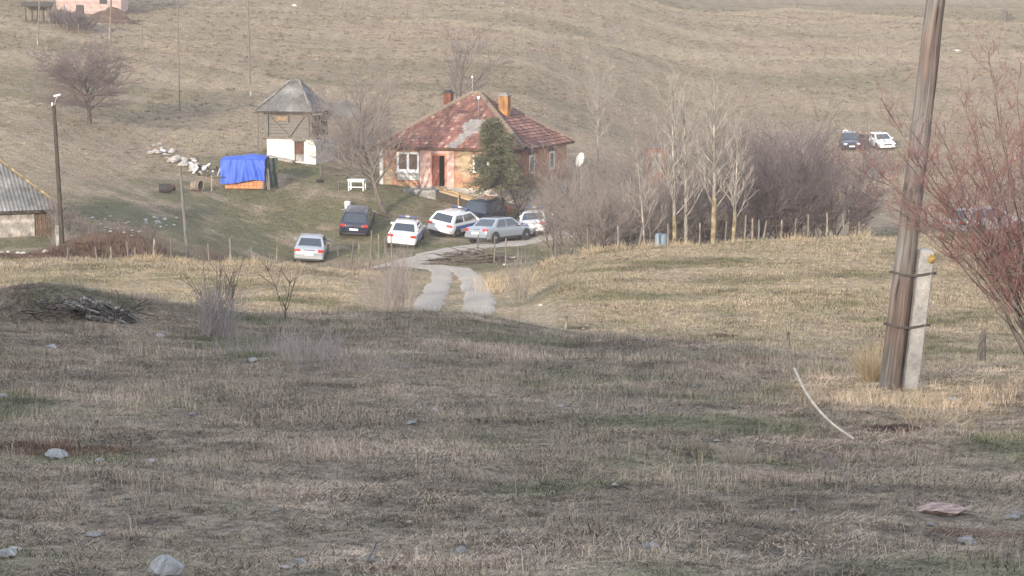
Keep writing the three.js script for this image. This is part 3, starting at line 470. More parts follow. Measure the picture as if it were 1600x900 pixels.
// ---------------------------------------------------------------- granary: white plinth storey, timber storey, corrugated hip roof
{
  const P0 = at(417, 217, 157), yaw = -20 * Math.PI / 180; // front left corner at the top of the white storey
  const t = thing('granary', 'small timber granary on a whitewashed base with grey corrugated roof', 'granary', P0, yaw);
  const W = 3.65, D = 3.1, LB = -2.4;
  mesh('base_wall', wallSlab(W, 0, 0.35, [[2.05, 2.78, -1.5, -0.12]], LB), M.white, t);
  const sw = wallSlab(D - 0.35, 0, 0.35, [], LB); sw.rotateY(Math.PI / 2); sw.translate(W, 0, -0.35); mesh('base_wall', sw, M.white, t);
  const lw = wallSlab(D - 0.35, 0, 0.35, [], LB); lw.rotateY(-Math.PI / 2); lw.translate(0, 0, -D); mesh('base_wall', lw, M.white, t);
  mesh('base_wall', wallSlab(W - 0.7, 0, 0.35, [], LB).translate(0.35, 0, -D + 0.35), M.white, t);
  const dr = mesh('door', bevBox(0.72, 0.85, 0.05, 0.006, 2.42, -0.62, -0.2), M.fascia, t); mesh('door_panel', bevBox(0.68, 0.5, 0.05, 0.01, 2.42, -1.25, -0.16), M.concrete, dr);
  mesh('lintel', box(0.95, 0.14, 0.1, 2.42, -0.05, 0.03), M.greyWood, t);
  mesh('sill_beam', box(W + 0.06, 0.16, 0.2, W / 2, 0.085, -0.05), M.oldWood, t);
  const UW = 3.2, UH = 1.62; srand(5);
  for (let i = 0; i < 7; i++) { const y = 0.17 + i * (UH - 0.17) / 7; mesh('plank', bevBox(UW, (UH - 0.17) / 7 - 0.014, 0.06, 0.01, UW / 2, y + (UH - 0.17) / 14, -0.12 + rr(-0.012, 0.012), 0, 0, rr(-0.006, 0.006)), i === 6 || rnd() < 0.2 ? M.oldWood : M.greyWood, t); }
  mesh('opening_board', box(0.95, 0.3, 0.03, 1.15, 1.4, -0.06), std(col(0.46, 0.34, 0.22), 0.9, { map: woodTex }), t);
  for (let i = 0; i < 7; i++) { const y = 0.17 + i * (UH - 0.17) / 7; mesh('side_plank', bevBox(0.06, (UH - 0.17) / 7 - 0.014, D - 0.3, 0.01, UW - 0.03, y + (UH - 0.17) / 14, -D / 2 - 0.05), M.darkWood, t); mesh('side_plank', bevBox(0.06, (UH - 0.17) / 7 - 0.014, D - 0.3, 0.01, 0.03, y + (UH - 0.17) / 14, -D / 2 - 0.05), M.darkWood, t); }  // sides in darker wood than the front: their shade is put into the colour
  for (const x of [0.05, UW - 0.1, UW + 0.12]) mesh('post', bevBox(0.15, UH, 0.14, 0.01, x, UH / 2 + 0.08, 0.0), M.greyWood, t);
  const brace = (x0, y0, x1, y1) => { const L = Math.hypot(x1 - x0, y1 - y0); mesh('brace', bevBox(L, 0.11, 0.06, 0.01, (x0 + x1) / 2, (y0 + y1) / 2, 0.02, 0, 0, Math.atan2(y1 - y0, x1 - x0)), M.oldWood, t); };
  brace(0.2, 1.55, 1.65, 0.22); brace(1.7, 0.22, 2.75, 1.55); mesh('post', bevBox(0.12, 0.5, 0.1, 0.01, 1.6, 1.4, 0.0), M.greyWood, t);
  mesh('plate_beam', box(UW + 0.4, 0.14, 0.16, UW / 2, UH + 0.11, -0.03), M.oldWood, t);
  const r = hipRoof(t, UW, D, 0.75, 0.35, UH + 0.28, 2.0, 0.7);
  mesh('porch_post', cyl(0.05, 0.05, 3.9, -0.62, -0.2, 0.1), M.greyWood, t);
  const lean = mesh('side_roof', corrugated(V(UW + 0.3, 1.15, -D + 1.4), V(UW + 0.3, 1.15, -D - 2.4).add(V(1.7, 0.4, 0)), V(UW - 0.4, 2.3, -D + 0.6), V(UW - 0.3, 2.3, -D - 2.2)), M.sheetD, t);
  mesh('porch_stone', bevBox(1.6, 0.6, 0.7, 0.12, 2.6, -2.0, 0.55, 0.1, 0.1, 0), M.stoneWhite, t);
  mesh('foundation_stone', bevBox(2.3, 0.5, 0.45, 0.1, 0.95, -1.45, 0.25, 0, 0, -0.16), M.stoneWhite, t);
}
// ---------------------------------------------------------------- barn at the left edge of the farmyard
{
  const ci = at(90, 328, 117), W = 9, D = 6, yaw = 25 * Math.PI / 180; // front right eave corner
  const org = V(ci.x, ci.y, ci.z).add(V(-Math.cos(yaw) * W, 0, Math.sin(yaw) * W));
  const t = thing('barn', 'low stone barn with whitewashed wall and grey corrugated roof', 'barn', org, yaw);
  const HB = -1.95;
  mesh('front_wall', wallSlab(W, 0, 0.4, [[W - 1.2, W - 0.15, -1.6, -0.06]], HB), M.stoneWhite, t);
  const r = wallSlab(D - 0.8, 0, 0.4, [], HB); r.rotateY(Math.PI / 2); r.translate(W, 0, -0.4); mesh('side_wall', r, M.stoneWhite, t);
  const l = wallSlab(D - 0.8, 0, 0.4, [], HB); l.rotateY(-Math.PI / 2); l.translate(0, 0, -D + 0.4); mesh('side_wall', l, M.stoneWhite, t);
  mesh('back_wall', wallSlab(W, 0, 0.4, [], HB).translate(0, 0, -D + 0.4), M.stoneWhite, t);
  mesh('footing', bevBox(W + 0.2, 1.4, 0.5, 0.06, W / 2 - 0.7, HB - 0.3, 0.0), M.ochre, t);
  srand(8); const dr = mesh('door', box(1.02, 1.5, 0.02, W - 0.68, -0.83, -0.12), M.rust, t); for (let i = 0; i < 5; i++) mesh('plank', bevBox(0.195, rr(1.36, 1.5), 0.04, 0.006, W - 1.1 + i * 0.205, -0.84, -0.08), std(col(0.24, 0.17, 0.12).multiplyScalar(rr(0.7, 1.3)), 0.9, { map: woodTex }), dr);
  mesh('rafter', bevBox(0.2, 0.12, 0.2, 0.02, W - 1.3, -0.06, 0.1), M.oldWood, t);
  hipRoof(t, W, D, 0.35, 0.3, 0.06, 3.0, 3.0, true, M.moss, 0.022);
}
// ---------------------------------------------------------------- brick outhouse among the trees
{
  const P = onG(1016, 152), top = at(1016, 230, 152).y - P.y, t = thing('outhouse', 'tiny brick outhouse with grey metal door among bare trees', 'outhouse', P, -0.25);
  mesh('wall', merge([box(0.32, top + 0.5, 1.1, 0, top / 2 - 0.25, 0), box(0.24, top + 0.5, 1.1, 0.95, top / 2 - 0.25, 0), box(0.7, 0.3, 1.1, 0.48, top - 0.15, 0), box(0.7, top - 1.7, 1.1, 0.48, (top - 1.7) / 2, 0)]), std(col(0.50, 0.17, 0.09), 0.9, { map: roughTex }), t);
  mesh('door', bevBox(0.66, 1.38, 0.05, 0.006, 0.49, top - 1.0, 0.45), std(col(0.42, 0.42, 0.40), 0.8, { map: roughTex }), t); mesh('roof', box(1.5, 0.07, 1.4, 0.45, top + 0.04, 0.05, 0.06, 0, 0.05), M.sheet, t);
}
// ---------------------------------------------------------------- farm high on the left hillside
{
  const g = onG(120, 238), P = at(88, 8, 238); P.y = g.y - 0.2;
  const t = thing('hill_house', 'pink plastered house high on the hillside behind an earth heap', 'house', P, 0.05);
  mesh('wall', wallSlab(6.6, 3.0, 0.3, [[2.0, 2.8, 0.1, 1.0], [4.4, 5.2, 1.1, 2.2]], -1), std(col(0.55, 0.40, 0.36), 0.95, { map: plasterTex }), t);
  mesh('side_wall', merge([box(0.3, 4, 6, 6.45, 1, -3.3), box(0.3, 4, 6, 0.15, 1, -3.3), box(6, 4, 0.3, 3.3, 1, -6.2)]), std(col(0.5, 0.38, 0.34), 0.95), t);
  mesh('door', box(0.7, 0.9, 0.06, 2.4, 0.55, -0.12), M.darkWood, t); mesh('window', box(0.76, 1.06, 0.06, 4.8, 1.65, -0.12), M.glass, t);
  hipRoof(t, 6.6, 6.4, 0.4, 0.4, 3.1, 2.6, 1.0);
  const s = thing('hill_shed', 'open timber lean-to with dark roof beside the hillside house', 'shed', onG(64, 226), 0.1);
  for (const x of [-1.1, 0, 1.2]) mesh('post', cyl(0.07, 0.06, 1.7, x, 0.8, 0.4, 7), M.darkWood, s); mesh('roof', bevBox(3.0, 0.12, 1.8, 0.02, 0, 1.7, 0, 0.2, 0, 0), M.darkWood, s); mesh('back_board', box(2.6, 1.4, 0.06, 0, 0.75, -0.6), M.oldWood, s); mesh('trough', bevBox(0.6, 0.6, 0.5, 0.05, 1.5, 0.2, 0.7), M.black, s);
}
// ---------------------------------------------------------------- cars
const paint = (c, metal = 0.0, r = 0.35) => new THREE.MeshPhysicalMaterial({ color: c, metalness: metal, roughness: r, clearcoat: 0.8, clearcoatRoughness: 0.12 });
const CM = {
  tyre: std(col(0.025, 0.025, 0.026), 0.9), rim: std(col(0.42, 0.42, 0.43), 0.4, { metalness: 0.7 }), trim: std(col(0.03, 0.03, 0.032), 0.7), glass: new THREE.MeshPhysicalMaterial({ color: col(0.03, 0.04, 0.05), roughness: 0.06, clearcoat: 1, clearcoatRoughness: 0.03 }),
  red: new THREE.MeshPhysicalMaterial({ color: col(0.45, 0.03, 0.03), roughness: 0.2, clearcoat: 1 }), pale: new THREE.MeshPhysicalMaterial({ color: col(0.75, 0.75, 0.74), roughness: 0.12, clearcoat: 1, metalness: 0.3 }), plate: std(col(0.82, 0.82, 0.82), 0.45), blue: new THREE.MeshPhysicalMaterial({ color: col(0.05, 0.08, 0.22), roughness: 0.3, clearcoat: 1 }), stripe: std(col(0.07, 0.12, 0.36), 0.4), chrome: std(col(0.7, 0.7, 0.7), 0.15, { metalness: 1 }),
};
function loft(stations) { // stations: arrays of [x,y,z] half-ring points from the top centre to the bottom centre
  const P = [], I = []; const n = stations[0].length, full = 2 * n - 2;
  for (const s of stations) { for (let i = 0; i < n; i++) P.push(...s[i]); for (let i = n - 2; i > 0; i--) P.push(-s[i][0], s[i][1], s[i][2]); }
  for (let j = 0; j < stations.length - 1; j++) for (let i = 0; i < full; i++) { const a = j * full + i, b = j * full + (i + 1) % full, c = a + full, d = b + full; I.push(a, b, c, b, d, c); }
  const cap = (j, flip) => { for (let i = 1; i < full - 1; i++) flip ? I.push(j * full, j * full + i + 1, j * full + i) : I.push(j * full, j * full + i, j * full + i + 1); };
  cap(0, true); cap(stations.length - 1, false);
  const g = new THREE.BufferGeometry(); g.setAttribute('position', new THREE.Float32BufferAttribute(P, 3)); g.setIndex(I); g.computeVertexNormals(); return toCreasedNormals(g, 0.75);
}
function makeCar(name, label, o) {
  const t = thing(name, label, 'car', V(0, 0, 0), 0, o.group);
  const L = o.L ?? 4.4, w = (o.W ?? 1.74) / 2, Ht = o.H ?? 1.44, belt = o.belt ?? 0.92, kind = o.kind ?? 'sedan', yb = o.clear ?? 0.22;
  const zr = L / 2, zf = -L / 2;                                   // the rear is at +z
  const deck = kind === 'sedan' ? belt + 0.05 : belt + 0.02, hood = belt - 0.02;
  const st = (z, k, top, bot, crown = 0.04) => { const W = w * k, mid = (top + bot) / 2; return [[0, top + crown, z], [W * 0.55, top + crown * 0.8, z], [W * 0.86, top - 0.005, z], [W * 0.97, top - 0.07, z], [W, mid + 0.06, z], [W * 0.985, mid - 0.12, z], [W * 0.94, bot + 0.05, z], [W * 0.82, bot, z], [0, bot, z]]; };
  const stations = [st(zr, 0.80, 0.72, 0.42, 0.0), st(zr - 0.05, 0.90, deck - 0.11, 0.34, 0.01), st(zr - 0.16, 0.965, deck - 0.02, yb + 0.04, 0.02), st(zr - 0.5, 0.99, deck, yb), st(zr - 1.1, 1, belt, yb), st(0, 1, belt, yb), st(zf + 1.45, 1, belt - 0.01, yb), st(zf + 1.0, 0.99, hood - 0.05, yb), st(zf + 0.45, 0.965, hood - 0.14, yb), st(zf + 0.16, 0.90, hood - 0.22, yb + 0.03, 0.02), st(zf + 0.04, 0.82, hood - 0.30, yb + 0.1, 0.0), st(zf, 0.72, hood - 0.36, 0.36, 0)];
  const body = mesh('body', loft(stations), o.paint, t);
  // greenhouse
  const zr0 = kind === 'sedan' ? zr - 0.62 : kind === 'suv' ? zr - 0.10 : zr - 0.16, zr1 = kind === 'sedan' ? zr - 1.28 : kind === 'suv' ? zr - 0.42 : zr - 0.62, zf0 = zf + 1.12, zf1 = zf + 1.92, wb = w * 0.93, wt = w * 0.72, y0 = belt - 0.02, y1 = Ht - 0.05;
  const ring = (y, f, wx, in_ = 0) => { const a = lerp(zr0, zr1, f) - in_, b = lerp(zf0, zf1, f) + in_; return [V(wx, y, a), V(wx, y, b), V(-wx, y, b), V(-wx, y, a)]; };
  const rings = [ring(y0, 0, wb), ring(lerp(y0, y1, 0.5), 0.5, lerp(wb, wt, 0.5) + 0.015), ring(y1 - 0.03, 0.95, wt + 0.015), ring(y1 + 0.02, 1.06, wt - 0.06), ring(Ht, 1.25, wt * 0.55, 0.12)];
  const q = []; for (let j = 0; j < rings.length - 1; j++) for (let i = 0; i < 4; i++) { const a = rings[j][i], b = rings[j][(i + 1) % 4], c = rings[j + 1][(i + 1) % 4], d = rings[j + 1][i]; q.push(quad(a, b, c, d)); }
  { const r = rings[4]; q.push(quad(r[0], r[1], r[2], r[3])); }
  let cab = mergeVertices(merge(q).deleteAttribute('uv').deleteAttribute('normal'), 1e-4); cab.computeVertexNormals(); cab = toCreasedNormals(cab, 0.6);
  const roof = mesh('roof', cab, o.paint, body);
  // glass: patches laid a few millimetres proud of the greenhouse faces
  const face = (a, b, c, d, u0, u1, v0, v1, off) => { const f = (u, v) => a.clone().lerp(b, u).lerp(d.clone().lerp(c, u), v); const n = b.clone().sub(a).cross(d.clone().sub(a)).normalize().multiplyScalar(off); return quad(f(u0, v0).add(n), f(u1, v0).add(n), f(u1, v1).add(n), f(u0, v1).add(n)); };
  const R0 = rings[0], R1 = rings[1], R2 = rings[2], mk = (i, u0, u1, nm, par) => { const a = R0[i], b = R0[(i + 1) % 4], c = R1[(i + 1) % 4], d = R1[i], e = R2[(i + 1) % 4], f = R2[i]; const g = merge([face(a, b, c, d, u0, u1, 0.14, 1, 0.012), face(d, c, e, f, u0, u1, 0, 0.86, 0.012)]); const m = mesh(nm, g, CM.glassD, par); return m; };
  mk(3, 0.09, 0.91, 'rear_window', roof); mk(1, 0.07, 0.93, 'windscreen', roof);
  for (const i of [0, 2]) { const fl = i === 0; const seg = kind === 'sedan' ? [[0.10, 0.44], [0.48, 0.90]] : kind === 'suv' ? [[0.05, 0.26], [0.30, 0.56], [0.60, 0.92]] : [[0.08, 0.40], [0.45, 0.90]]; for (const [a, b] of seg) mk(i, fl ? a : 1 - b, fl ? b : 1 - a, 'side_window', roof); }
  if (o.blackRoof) mesh('roof_panel', box(wt * 1.5, 0.02, 1.5, 0, Ht + 0.005, (zr1 + zf1) / 2), o.paint, roof);
  // wheels
  const wr = o.wheel ?? 0.31, zw = [zr - 0.78, zf + 0.82];
  for (const z of zw) for (const s of [-1, 1]) {
    mesh('wheel_arch', cyl(wr + 0.06, wr + 0.06, 0.12, s * (w - 0.052), wr + 0.01, z, 20, 0, Math.PI / 2), CM.trim, body);
    const tg = new THREE.TorusGeometry(wr - 0.075, 0.078, 8, 20); tg.rotateY(Math.PI / 2); tg.scale(1.25, 1, 1); tg.translate(s * (w - 0.075), wr, z);
    const wh = mesh('wheel', tg, CM.tyre, t); mesh('rim', merge([cyl(wr - 0.1, wr - 0.1, 0.03, s * (w - 0.01), wr, z, 16, 0, Math.PI / 2), cyl(0.07, 0.06, 0.04, s * (w + 0.01), wr, z, 10, 0, Math.PI / 2)]), CM.rim, wh);
  }
  // rear: bumper, lamps, plate; front: lamps, grille, bumper, plate
  mesh('rear_bumper', bevBox(w * 1.84, 0.24, 0.2, 0.05, 0, 0.46, zr - 0.05), o.paint, body); mesh('bumper_skirt', bevBox(w * 1.6, 0.12, 0.14, 0.03, 0, 0.30, zr - 0.07), CM.trim, body);
  for (const s of [-1, 1]) mesh('tail_lamp', o.tallLamps ? bevBox(0.15, 0.36, 0.16, 0.03, s * (w * 0.88), 0.86, zr - 0.10, 0.05, s * 0.25) : bevBox(0.34, 0.17, 0.14, 0.03, s * (w * 0.74), deck - 0.17, zr - 0.055, -0.12, s * 0.28), CM.red, body);
  for (const s of [-1, 1]) mesh('reverse_lamp', bevBox(0.10, 0.09, 0.04, 0.01, s * (w * 0.60), deck - 0.17, zr + 0.018), CM.pale, body);
  mesh('rear_plate', bevBox(0.52, 0.12, 0.02, 0.004, 0, o.plateY ?? 0.62, zr + 0.055), CM.plate, body);
  mesh('boot_trim', box(0.62, 0.035, 0.02, 0, deck - 0.13, zr + 0.0), o.bootTrim ?? CM.chrome, body);
  for (const s of [-1, 1]) mesh('headlamp', bevBox(0.38, 0.17, 0.2, 0.04, s * (w * 0.66), hood - 0.30, zf + 0.10, 0.2, s * 0.35), CM.pale, body);
  mesh('grille', bevBox(0.72, 0.13, 0.06, 0.02, 0, hood - 0.36, zf - 0.005), CM.trim, body); mesh('grille_bar', box(0.66, 0.025, 0.02, 0, hood - 0.36, zf - 0.04), CM.chrome, body);
  mesh('front_bumper', bevBox(w * 1.74, 0.22, 0.22, 0.06, 0, 0.36, zf + 0.06), o.paint, body); mesh('front_plate', bevBox(0.52, 0.12, 0.02, 0.004, 0, 0.40, zf - 0.065), CM.plate, body);
  for (const s of [-1, 1]) mesh('mirror', bevBox(0.2, 0.13, 0.12, 0.03, s * (w + 0.07), belt + 0.06, zf + 1.55), o.mirror ?? o.paint, body);
  for (const s of [-1, 1]) for (const z of [-0.25, 0.75]) mesh('door_handle', bevBox(0.02, 0.03, 0.16, 0.006, s * (w - 0.004), belt - 0.14, z), o.paint, body);
  for (const s of [-1, 1]) mesh('sill', box(0.02, 0.06, L - 2.3, s * (w * 0.975), yb + 0.08, 0), CM.trim, body);
  if (o.police) {
    const lb = mesh('light_bar', bevBox(1.12, 0.05, 0.26, 0.015, 0, Ht + 0.07, -0.05), CM.trim, t); for (const s of [-1, 1]) mesh('blue_lens', bevBox(0.42, 0.07, 0.24, 0.02, s * 0.34, Ht + 0.13, -0.05), CM.blue, lb); mesh('siren', bevBox(0.24, 0.09, 0.2, 0.02, 0, Ht + 0.14, -0.05), CM.pale, lb); mesh('bar_foot', merge([box(0.06, 0.08, 0.16, -0.45, Ht + 0.02, -0.05), box(0.06, 0.08, 0.16, 0.45, Ht + 0.02, -0.05)]), CM.trim, lb);
    for (const s of [-1, 1]) mesh('side_stripe', bevBox(0.012, 0.20, L - 1.0, 0.003, s * (w + 0.0045), 0.66, 0), CM.stripe, body);
    mesh('boot_stripe', box(w * 1.2, 0.035, 0.02, 0, deck - 0.22, zr + 0.004), CM.stripe, body);
  }
  if (o.rails) for (const s of [-1, 1]) mesh('roof_rail', tube([V(s * (wt - 0.04), Ht - 0.03, zr1 + 0.05), V(s * (wt - 0.05), Ht + 0.05, zr1 - 0.15), V(s * (wt - 0.05), Ht + 0.05, zf1 + 0.5), V(s * (wt - 0.04), Ht - 0.02, zf1 + 0.3)], 0.018, 6), CM.trim, roof);
  return t;
}
CM.glassD = CM.glass.clone(); CM.glassD.side = THREE.DoubleSide;
function park(car, px, d, turn, roll = 0, wb = 1.4, tw = 0.75) { // stand the car on the slope
  const c = onG(px, d), f = V(-Math.sin(turn), 0, -Math.cos(turn)), r = V(Math.cos(turn), 0, -Math.sin(turn)); const hh = (v) => H(v.x, -v.z) + 0.03;
  const F = c.clone().addScaledVector(f, wb), B = c.clone().addScaledVector(f, -wb), Rr = c.clone().addScaledVector(r, tw), Ll = c.clone().addScaledVector(r, -tw); for (const v of [F, B, Rr, Ll]) v.y = hh(v);
  Rr.y -= roll * tw; Ll.y += roll * tw;
  const fz = F.sub(B).normalize(), rx = Rr.sub(Ll).normalize(), up = rx.clone().cross(fz).normalize(); const zx = fz.clone().negate(), xx = up.clone().cross(zx).normalize();
  car.quaternion.setFromRotationMatrix(new THREE.Matrix4().makeBasis(xx, up, zx)); car.position.set(c.x, (F.y * 0 + hh(c)), c.z);
  keepOut.push([c.x, d, 0.9], [c.x + f.x * 1.2, d - f.z * 1.2, 0.95], [c.x - f.x * 1.2, d + f.z * 1.2, 0.95]);
}
const silver = paint(col(0.40, 0.42, 0.45), 0.4, 0.32), whiteP = paint(col(0.80, 0.80, 0.79), 0, 0.3), paleP = paint(col(0.56, 0.57, 0.58), 0.2, 0.32), navy = paint(col(0.018, 0.024, 0.05), 0.2, 0.25), blackP = paint(col(0.02, 0.034, 0.065), 0.2, 0.22), silverB = paint(col(0.34, 0.38, 0.43), 0.4, 0.3);
park(makeCar('parked_car', 'silver saloon parked alone on the grass by the fence', { paint: silver, kind: 'sedan', L: 4.5, W: 1.76 }), 484, 130.5, 0.02, 0.08);
park(makeCar('parked_car', 'dark navy hatchback with pale tail lamps behind the white bucket', { paint: navy, kind: 'hatch', L: 4.3, W: 1.78, H: 1.48, plateY: 0.56, bootTrim: CM.chrome, mirror: CM.chrome }), 557, 138.5, -0.04, 0.09);
park(makeCar('police_car', 'white patrol saloon with roof light bar parked at the bend of the drive', { paint: whiteP, kind: 'sedan', L: 4.45, W: 1.76, police: true, group: 'white patrol cars' }), 633, 135, -0.08, 0.11);
park(makeCar('police_car', 'white patrol car with blue side stripe parked beside the dark off-roader', { paint: whiteP, kind: 'hatch', L: 4.5, W: 1.76, police: true, group: 'white patrol cars' }), 713, 139.2, -0.5, 0.03);
park(makeCar('parked_car', 'dark blue-black off-road car facing the yard below the house terrace', { paint: blackP, kind: 'suv', L: 4.35, W: 1.86, H: 1.64, belt: 1.0, clear: 0.30, wheel: 0.35, rails: true, tallLamps: true }), 750, 142.4, Math.PI - 0.45);
park(makeCar('parked_car', 'silver blue saloon standing across the gravel drive', { paint: silverB, kind: 'sedan', L: 4.55, W: 1.76 }), 781, 135.4, -0.66);
park(makeCar('police_car', 'pale silver-white patrol car half hidden by bare twigs beside the thicket', { paint: paleP, kind: 'sedan', L: 4.4, W: 1.74, police: true, group: 'white patrol cars' }), 838, 139.5, -0.12);
const farDark = makeCar('parked_car', 'dark hatchback with its door open out on the far pasture', { paint: navy, kind: 'hatch', L: 4.2, W: 1.76, H: 1.5 }); park(farDark, 1328, 213.5, Math.PI - 0.05);
{ const dg = bevBox(0.06, 0.62, 0.95, 0.015, 0, 0.55, 0); const d = mesh('door', dg, navy, farDark); d.position.set(-1.25, 0.0, -0.1); d.rotation.y = -0.95; mesh('door_window', bevBox(0.02, 0.36, 0.75, 0.004, 0, 1.06, 0.03), CM.glass, d); mesh('window_frame', merge([box(0.045, 0.045, 0.95, 0, 1.26, 0), box(0.045, 0.42, 0.045, 0, 1.06, 0.45), box(0.045, 0.42, 0.045, 0, 1.06, -0.45)]), CM.chrome, d); }
park(makeCar('parked_car', 'white hatchback facing downhill out on the far pasture', { paint: whiteP, kind: 'hatch', L: 3.9, W: 1.68, H: 1.46 }), 1377, 213, Math.PI + 0.16);
park(makeCar('parked_car', 'silver estate car half hidden behind the red-twigged shrub', { paint: silver, kind: 'hatch', L: 4.4, W: 1.74, H: 1.5 }), 1548, 122, -1.1);
// ---------------------------------------------------------------- people
function sdfPerson(bones, cell, lo, hi, regions) {
  const sz = Math.max(hi.x - lo.x, hi.y - lo.y, hi.z - lo.z), res = Math.ceil(sz / cell) + 4, mc = new MarchingCubes(res, new THREE.MeshBasicMaterial(), false, false, 120000);
  mc.isolation = 0; const c = lo.clone().add(hi).multiplyScalar(0.5), half = res * cell / 2, p = V(0, 0, 0);
  for (let k = 0; k < res; k++) for (let j = 0; j < res; j++) for (let i = 0; i < res; i++) {
    p.set(c.x + (i / res * 2 - 1) * half, c.y + (j / res * 2 - 1) * half, c.z + (k / res * 2 - 1) * half);
    let d = 9; for (const [a, b, ra, rb, kk] of bones) { const ab = b.clone().sub(a), t = clamp(p.clone().sub(a).dot(ab) / Math.max(1e-6, ab.lengthSq()), 0, 1), e = p.distanceTo(a.clone().addScaledVector(ab, t)) - lerp(ra, rb, t); const s = kk ?? 0.03, h = clamp(0.5 + 0.5 * (d - e) / s, 0, 1); d = lerp(d, e, h) - s * h * (1 - h); }
    mc.field[k * res * res + j * res + i] = -d;
  }
  mc.update(); const n = mc.count, pos = mc.positionArray.slice(0, n * 3), nor = mc.normalArray.slice(0, n * 3), cols = new Float32Array(n * 3);
  for (let i = 0; i < n; i++) { for (let a = 0; a < 3; a++) pos[i * 3 + a] = pos[i * 3 + a] * half + [c.x, c.y, c.z][a]; const cc = regions(pos[i * 3], pos[i * 3 + 1], pos[i * 3 + 2]); cols.set(cc, i * 3); }
  const g = new THREE.BufferGeometry(); g.setAttribute('position', new THREE.BufferAttribute(pos, 3)); g.setAttribute('normal', new THREE.BufferAttribute(nor, 3)); g.setAttribute('color', new THREE.BufferAttribute(cols, 3)); return g;
}
function person(label, pos, turn, top, legs, armsUp) {
  const t = thing('person', label, 'person', pos, turn, null);
  const B = [], b = (a, c, ra, rb, k) => B.push([V(...a), V(...c), ra, rb, k]);
  for (const s of [-1, 1]) { b([s * 0.10, 0.92, 0], [s * 0.12, 0.50, 0.02], 0.095, 0.065); b([s * 0.12, 0.50, 0.02], [s * 0.13, 0.09, -0.01], 0.062, 0.045); b([s * 0.13, 0.05, -0.02], [s * 0.15, 0.04, 0.16], 0.05, 0.038); }
  b([-0.07, 0.96, 0], [0.07, 0.96, 0], 0.13, 0.13, 0.06); b([0, 1.0, 0], [0, 1.30, 0], 0.15, 0.165, 0.06); b([-0.13, 1.38, 0], [0.13, 1.38, 0], 0.09, 0.09, 0.06); b([0, 1.42, 0], [0, 1.54, 0.01], 0.058, 0.055, 0.02);
  for (const s of [-1, 1]) { const el = armsUp ? [s * 0.27, 1.12, 0.10] : [s * 0.26, 1.10, 0.0], wr = armsUp ? [s * 0.15, 1.06, 0.33] : [s * 0.27, 0.86, 0.06]; b([s * 0.19, 1.38, 0], el, 0.062, 0.048); b(el, wr, 0.046, 0.034); const hx = V(...wr), dir = hx.clone().sub(V(...el)).normalize(); b(wr, hx.clone().addScaledVector(dir, 0.09).toArray(), 0.034, 0.032, 0.01); for (let f = 0; f < 4; f++) { const q = hx.clone().addScaledVector(dir, 0.09).add(V(0, (f - 1.5) * 0.018 * (armsUp ? 1 : 0.2), armsUp ? 0 : (f - 1.5) * 0.018)); b(q.toArray(), q.clone().addScaledVector(dir, 0.06 + (f % 3) * 0.01).add(V(-s * 0.012, 0, 0)).toArray(), 0.010, 0.008, 0.004); } b(hx.clone().addScaledVector(dir, 0.03).toArray(), hx.clone().addScaledVector(dir, 0.08).add(V(-s * 0.045, 0.01, 0.02)).toArray(), 0.012, 0.009, 0.006); }
  b([0, 1.60, 0.02], [0, 1.70, 0.0], 0.082, 0.095, 0.03); b([0, 1.585, 0.07], [0, 1.63, 0.085], 0.03, 0.012, 0.02); for (const s of [-1, 1]) b([s * 0.093, 1.64, 0], [s * 0.096, 1.67, -0.01], 0.02, 0.02, 0.01);
  const skin = [0.48, 0.30, 0.22], hair = [0.03, 0.024, 0.02];
  const g = sdfPerson(B, 0.02, V(-0.4, -0.02, -0.25), V(0.4, 1.82, 0.5), (x, y, z) => y > 1.70 || (y > 1.60 && z < -0.03) ? hair : y > 1.505 ? skin : (armsUp ? z > 0.34 && y > 0.95 : y < 0.87 && Math.abs(x) > 0.225) ? skin : y > 0.93 ? top : y > 0.09 ? legs : [0.02, 0.02, 0.02]);
  mesh('body', g, new THREE.MeshStandardMaterial({ vertexColors: true, roughness: 0.9 }), t);
  return t;
}
person('person in black leaning towards the open car door', onG(1344, 211.6), 0.9, [0.02, 0.02, 0.022], [0.018, 0.018, 0.02], true);
person('person in dark clothes standing by the open car door', onG(1353.5, 211.2), -0.5, [0.022, 0.022, 0.026], [0.02, 0.02, 0.024], true);
person('person in a white top standing behind the dark car', onG(1321, 217), 0.1, [0.75, 0.75, 0.74], [0.03, 0.035, 0.06], false);
// ---------------------------------------------------------------- bare trees
const bark = (c) => new THREE.MeshStandardMaterial({ color: c, roughness: 0.95, map: woodTex });
const twigMat = (c) => new THREE.MeshStandardMaterial({ color: c, roughness: 0.95 });
const TM = { grey: bark(col(0.24, 0.21, 0.19)), brown: bark(col(0.17, 0.135, 0.115)), pale: bark(col(0.46, 0.435, 0.40)), tw: twigMat(col(0.24, 0.20, 0.18)), twRed: twigMat(col(0.19, 0.145, 0.14)), twDark: twigMat(col(0.155, 0.125, 0.13)), twPale: twigMat(col(0.36, 0.32, 0.28)) };
